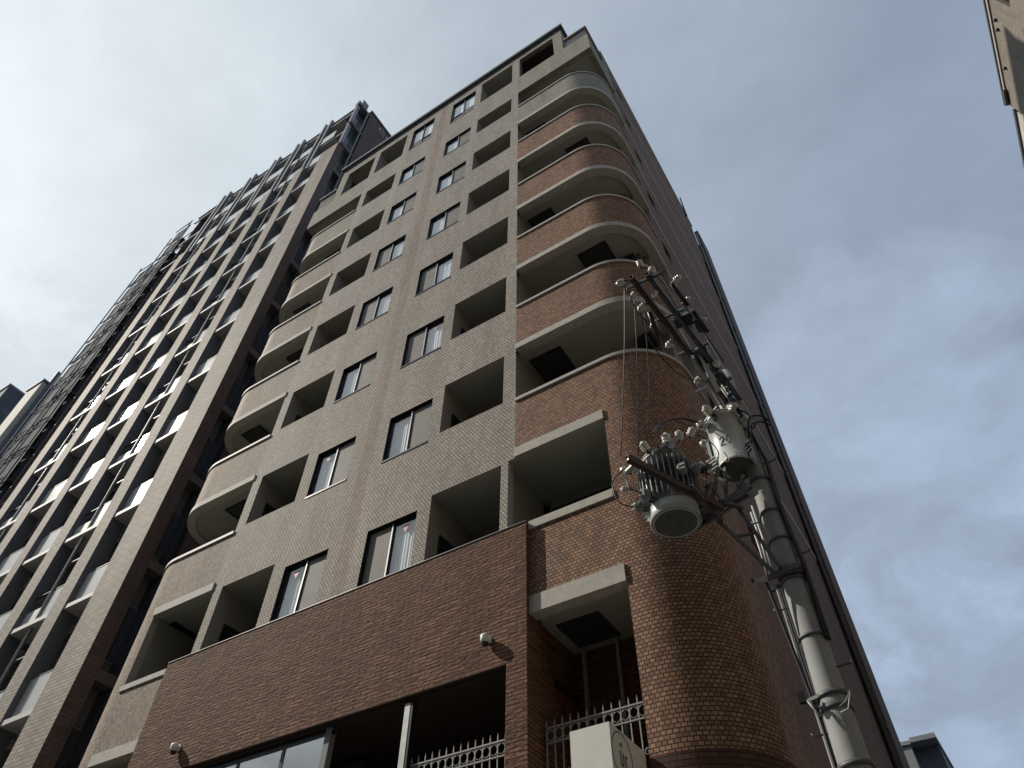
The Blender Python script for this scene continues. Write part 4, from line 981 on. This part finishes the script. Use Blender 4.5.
# ------------------------------------------------------------------ transformers
def text_digits(mb, s, cx, cy, cz, rad, ang, h, mat):
    # small stencilled numerals wrapped on a cylinder
    seg = {'2': [((0,1),(0.1,1.15),(0.5,1.2),(0.6,0.9),(0.35,0.55),(0,0.1),(0,0)), ((0,0),(0.65,0))], '0': [((0.05,0.3),(0.05,0.9),(0.3,1.2),(0.55,0.9),(0.55,0.3),(0.3,0),(0.05,0.3))]}
    for i, ch in enumerate(s):
        for st in seg[ch]:
            for (a, c) in zip(st, st[1:]):
                def q(p):
                    u = (p[0]-0.3+(i-0.5)*0.95)*h*0.62; th = ang + u/rad
                    return (cx+(rad+0.0015)*math.cos(th), cy+(rad+0.0015)*math.sin(th), cz+(p[1]-0.6)*h/1.2)
                mb.tube([q(a), q(c)], 0.0065, mat, 5)
def transformer(cx, cy, z0, r, h, label, cat='transformer', fins=False, mt='tank'):
    t = thing('pole_transformer', (cx, cy, z0), label, 'transformer', 'transformers on the utility pole')
    b = MB(); b.lathe([(r-0.02, 0.012), (r, 0.0), (r+0.008, 0.01), (r+0.008, 0.035), (r, 0.045), (r, h-0.06), (r+0.012, h-0.055), (r+0.012, h-0.02), (r-0.01, h)], (cx, cy, z0), (0,0,1), None, 36,
                       mats=['under'] + [mt]*8); b.build('tank', t)
    b = MB(); b.lathe([(r-0.03, 0.0), (r-0.03, 0.005)], (cx, cy, z0+0.004), (0,0,1), 'under', 30); b.bar((cx-0.02,cy-r*0.6,z0-0.003), (cx+0.02,cy+r*0.6,z0-0.003), 0.03, 0.006, 'under'); b.build('underside', t)
    b = MB(); b.lathe([(r+0.008, 0), (r+0.008, 0.02), (r*0.6, 0.06), (r*0.2, 0.075)], (cx, cy, z0+h), (0,0,1), mt, 30); b.build('lid', t)
    return t
t2 = transformer(-1.255, 7.09, 6.27, 0.225, 0.86, 'smooth pale grey transformer tank stencilled 20, the upper one close against the pole')
b = MB(); text_digits(b, '20', -1.255, 7.09, 6.60, 0.226, -math.pi/2+0.02, 0.14, 'ink'); b.build('capacity_number', t2)
# side plates, hanger lugs, bushings
b = MB(); b.box(-1.52, -1.485, 6.98, 7.14, 6.22, 6.85, 'tank'); b.build('side_bracket', t2)
b = MB(); b.box(-1.03, -0.995, 6.95, 7.10, 6.25, 6.55, 'tank'); b.build('side_bracket', t2)
for k in range(4):
    b = MB(); b.bar((-1.57,6.95,6.27+0.055*k), (-1.44,6.93,6.29+0.055*k), 0.03, 0.018, 'galv'); b.build('lug', t2)
for k in range(3):
    b = MB(); b.bar((-1.04,6.9,6.30+0.06*k), (-0.98,6.88,6.32+0.06*k), 0.03, 0.016, 'black'); b.build('lug', t2)
for (ang, zz, sc_) in ((-2.4, 6.98, 1.5), (-1.9, 7.14, 1.3), (-0.7, 7.10, 1.2), (-0.2, 6.95, 1.1), (-2.9, 6.80, 1.2)):
    p = (-1.255+0.22*math.cos(ang), 7.09+0.22*math.sin(ang), zz); insul(p, (math.cos(ang), math.sin(ang), 0.35), sc_, 0.02).build('bushing', t2)
b = MB(); b.bar((-1.44,6.93,7.10), (-1.22,6.86,7.20), 0.04, 0.02, 'galv'); b.bar((-1.29,6.86,6.98), (-1.29,6.85,7.10), 0.05, 0.02, 'rubber'); b.build('lid_clamp', t2)

t1 = transformer(-1.985, 6.52, 5.34, 0.275, 0.94, 'larger ribbed grey transformer, the lower one, hung on the platform away from the pole', mt='tank_dark')
b = MB()
for k in range(34):
    a = 2*math.pi*k/34; c_, s_ = math.cos(a), math.sin(a)
    b.obox((-1.985+0.315*c_, 6.52+0.315*s_, 5.34+0.50), (0.045*c_,0.045*s_,0), (-0.006*s_,0.006*c_,0), (0,0,0.28), 'tank_dark')
b.build('cooling_fin', t1)
b = MB(); b.lathe([(0.278, 0.0), (0.290, 0.01), (0.290, 0.17), (0.278, 0.18)], (-1.985,6.52,5.345), (0,0,1), 'tank', 36); b.build('lower_skirt', t1)
b = MB(); b.bar((-2.36,6.16,6.02), (-2.14,6.08,6.06), 0.06, 0.03, 'galv'); b.bar((-2.22,6.10,5.92), (-2.19,6.12,6.03), 0.04, 0.05, 'galv'); b.build('mounting_bar', t1)
b = MB(); b.bar((-2.00,6.20,6.20), (-1.66,6.36,6.46), 0.06, 0.03, 'galv'); b.bar((-1.80,6.28,6.22), (-1.76,6.30,6.32), 0.05, 0.05, 'galv')
for u_ in (0.25, 0.55): 
    c_ = Vector((-2.00,6.20,6.20)).lerp(Vector((-1.66,6.36,6.46)), u_); b.lathe([(0.016, 0), (0.016, 0.006)], c_+Vector((0,-0.034,-0.012)), (0,-1,-0.3), 'black', 8)
b.build('mounting_bar', t1)
for (p, ax, sc_) in (((-2.32,6.25,6.05), (-0.7,-0.5,0.6), 1.15), ((-2.20,6.18,6.06), (-0.5,-0.7,0.7), 1.2), ((-2.06,6.25,6.28), (-0.3,-0.6,1), 1.25), ((-1.84,6.36,6.38), (0.1,-0.4,1), 1.3), ((-1.72,6.45,6.45), (0.3,-0.3,1), 1.2),
                     ((-1.62,6.55,6.55), (0.7,-0.2,0.8), 1.2), ((-2.30,6.15,5.72), (-1,-0.5,0.1), 1.0)):
    insul(p, ax, sc_, 0.04).build('bushing', t1)
def wedge(mb, c, ax, r0, r1, L, mat):
    mb.lathe([(r0, 0), (r0*0.95, L*0.3), (r1, L), (r1*0.6, L*1.02)], c, ax, mat, 14)
for (p, ax) in (((-2.16,6.22,5.62), (-0.3,-1,-0.1)), ((-2.29,6.34,5.60), (-0.9,-0.6,-0.1)), ((-1.74,6.32,5.86), (0.5,-1,0.1)), ((-1.62,6.42,5.90), (1,-0.6,0.1))):
    b = MB(); wedge(b, p, ax, 0.075, 0.045, 0.10, 'tank_dark')
    e = Vector(p)+Vector(ax).normalized()*0.10; b.bar(e+Vector((-0.04,0,0.02)), e+Vector((0.04,0,0.02)), 0.02, 0.03, 'galv'); b.bar(e+Vector((-0.035,0,-0.04)), e+Vector((0.035,0,-0.04)), 0.02, 0.02, 'galv'); b.build('terminal_boot', t1)
b = MB(); b.bar((-1.68,6.76,6.28), (-1.52,6.87,6.22), 0.11, 0.09, 'arm'); b.build('control_box', t1)

# ------------------------------------------------------------------ cables
def cable(pts, r, label, name='power_cable', group='thin cables around the pole', n=6):
    # Catmull-Rom through the given points
    P = [Vector(p) for p in pts]; out = []
    Q = [P[0]*2-P[1]] + P + [P[-1]*2-P[-2]]
    for i in range(1, len(Q)-2):
        for k in range(8):
            t = k/8
            out.append(0.5*((2*Q[i]) + (-Q[i-1]+Q[i+1])*t + (2*Q[i-1]-5*Q[i]+4*Q[i+1]-Q[i+2])*t*t + (-Q[i-1]+3*Q[i]-3*Q[i+1]+Q[i+2])*t**3))
    out.append(P[-1])
    b = MB(); b.tube(out, r, 'rubber', n); b.build(name, label=label, cat='cable', group=group, org=tuple(P[0]))
cable([(-1.46,4.70,7.52), (-1.75,5.1,6.8), (-2.22,5.72,5.86)], 0.006, 'leftmost thin wire dropping from the arm tips to the ribbed transformer')
cable([(-1.42,4.86,7.46), (-1.68,5.3,6.8), (-2.12,6.05,6.14)], 0.006, 'middle thin wire dropping from the arm tips to the ribbed transformer')
cable([(-1.42,5.14,7.48), (-1.66,5.6,6.9), (-2.00,6.12,6.38)], 0.005, 'rightmost thin wire dropping from the arms to the ribbed transformer')
cable([(-1.45,4.72,7.46), (-1.44,5.0,7.22), (-1.30,5.6,7.28), (-1.20,6.0,7.48)], 0.008, 'black cable sagging in a loop under the top arms')
cable([(-1.40,4.90,7.44), (-1.48,5.25,7.1), (-1.38,5.9,7.0), (-1.15,6.5,7.3)], 0.007, 'thinner black cable in the deeper loop under the top arms')
cable([(-2.38,6.12,6.05), (-2.48,6.0,5.8), (-2.44,6.0,5.50), (-2.30,6.08,5.42), (-2.24,6.12,5.56)], 0.008, 'outer black cable loop on the left of the ribbed transformer')
cable([(-2.26,6.10,5.98), (-2.30,6.0,5.8), (-2.27,5.98,5.62), (-2.20,6.05,5.56)], 0.007, 'inner black cable loop on the left of the ribbed transformer')
cable([(-1.95,6.2,6.52), (-1.90,6.42,6.85), (-1.68,6.65,7.05), (-1.48,6.85,7.02)], 0.014, 'thick black cable arching between the two transformer tanks')
cable([(-1.92,6.35,6.5), (-1.80,6.5,6.95), (-1.62,6.7,6.92), (-1.47,6.86,6.95)], 0.007, 'thin red-brown tinged wire arching between the two transformer tanks')
cable([(-1.70,6.5,6.75), (-1.45,6.75,6.62), (-1.36,6.80,6.38), (-1.48,6.84,6.22), (-1.62,6.7,6.25)], 0.007, 'black wire looping in front of the smooth transformer tank')
cable([(-1.03,6.92,7.12), (-0.90,6.95,6.98), (-0.84,7.0,6.80), (-0.98,7.02,6.72)], 0.010, 'short black cable from the small tank lid to the pole')
cable([(-0.98,7.0,6.62), (-0.90,6.98,6.90), (-0.76,7.03,6.92), (-0.68,7.08,6.80)], 0.014, 'upper thick black cable looping out to the right of the pole')
cable([(-0.97,7.0,6.52), (-0.90,6.98,6.78), (-0.78,7.03,6.82), (-0.68,7.08,6.74)], 0.012, 'lower thick black cable looping out to the right of the pole')
cable([(-1.30,7.02,4.60), (-1.27,7.12,4.0), (-1.24,7.20,3.4), (-1.22,7.20,2.6), (-1.23,7.2,G)], 0.020, 'thick black cable running down the left of the pole')
b = MB(); b.bar((-1.40,6.98,4.62), (-1.27,7.0,4.62), 0.03, 0.06, 'galv'); b.lathe([(0.02,0),(0.02,0.03)], (-1.42,6.96,4.62), (0,-1,0), 'black', 8); b.build('end_bracket', pole)
b = MB(); b.box(-1.33, -1.26, 7.03, 7.08, 3.30, 3.40, 'black'); b.build('cable_box', pole)
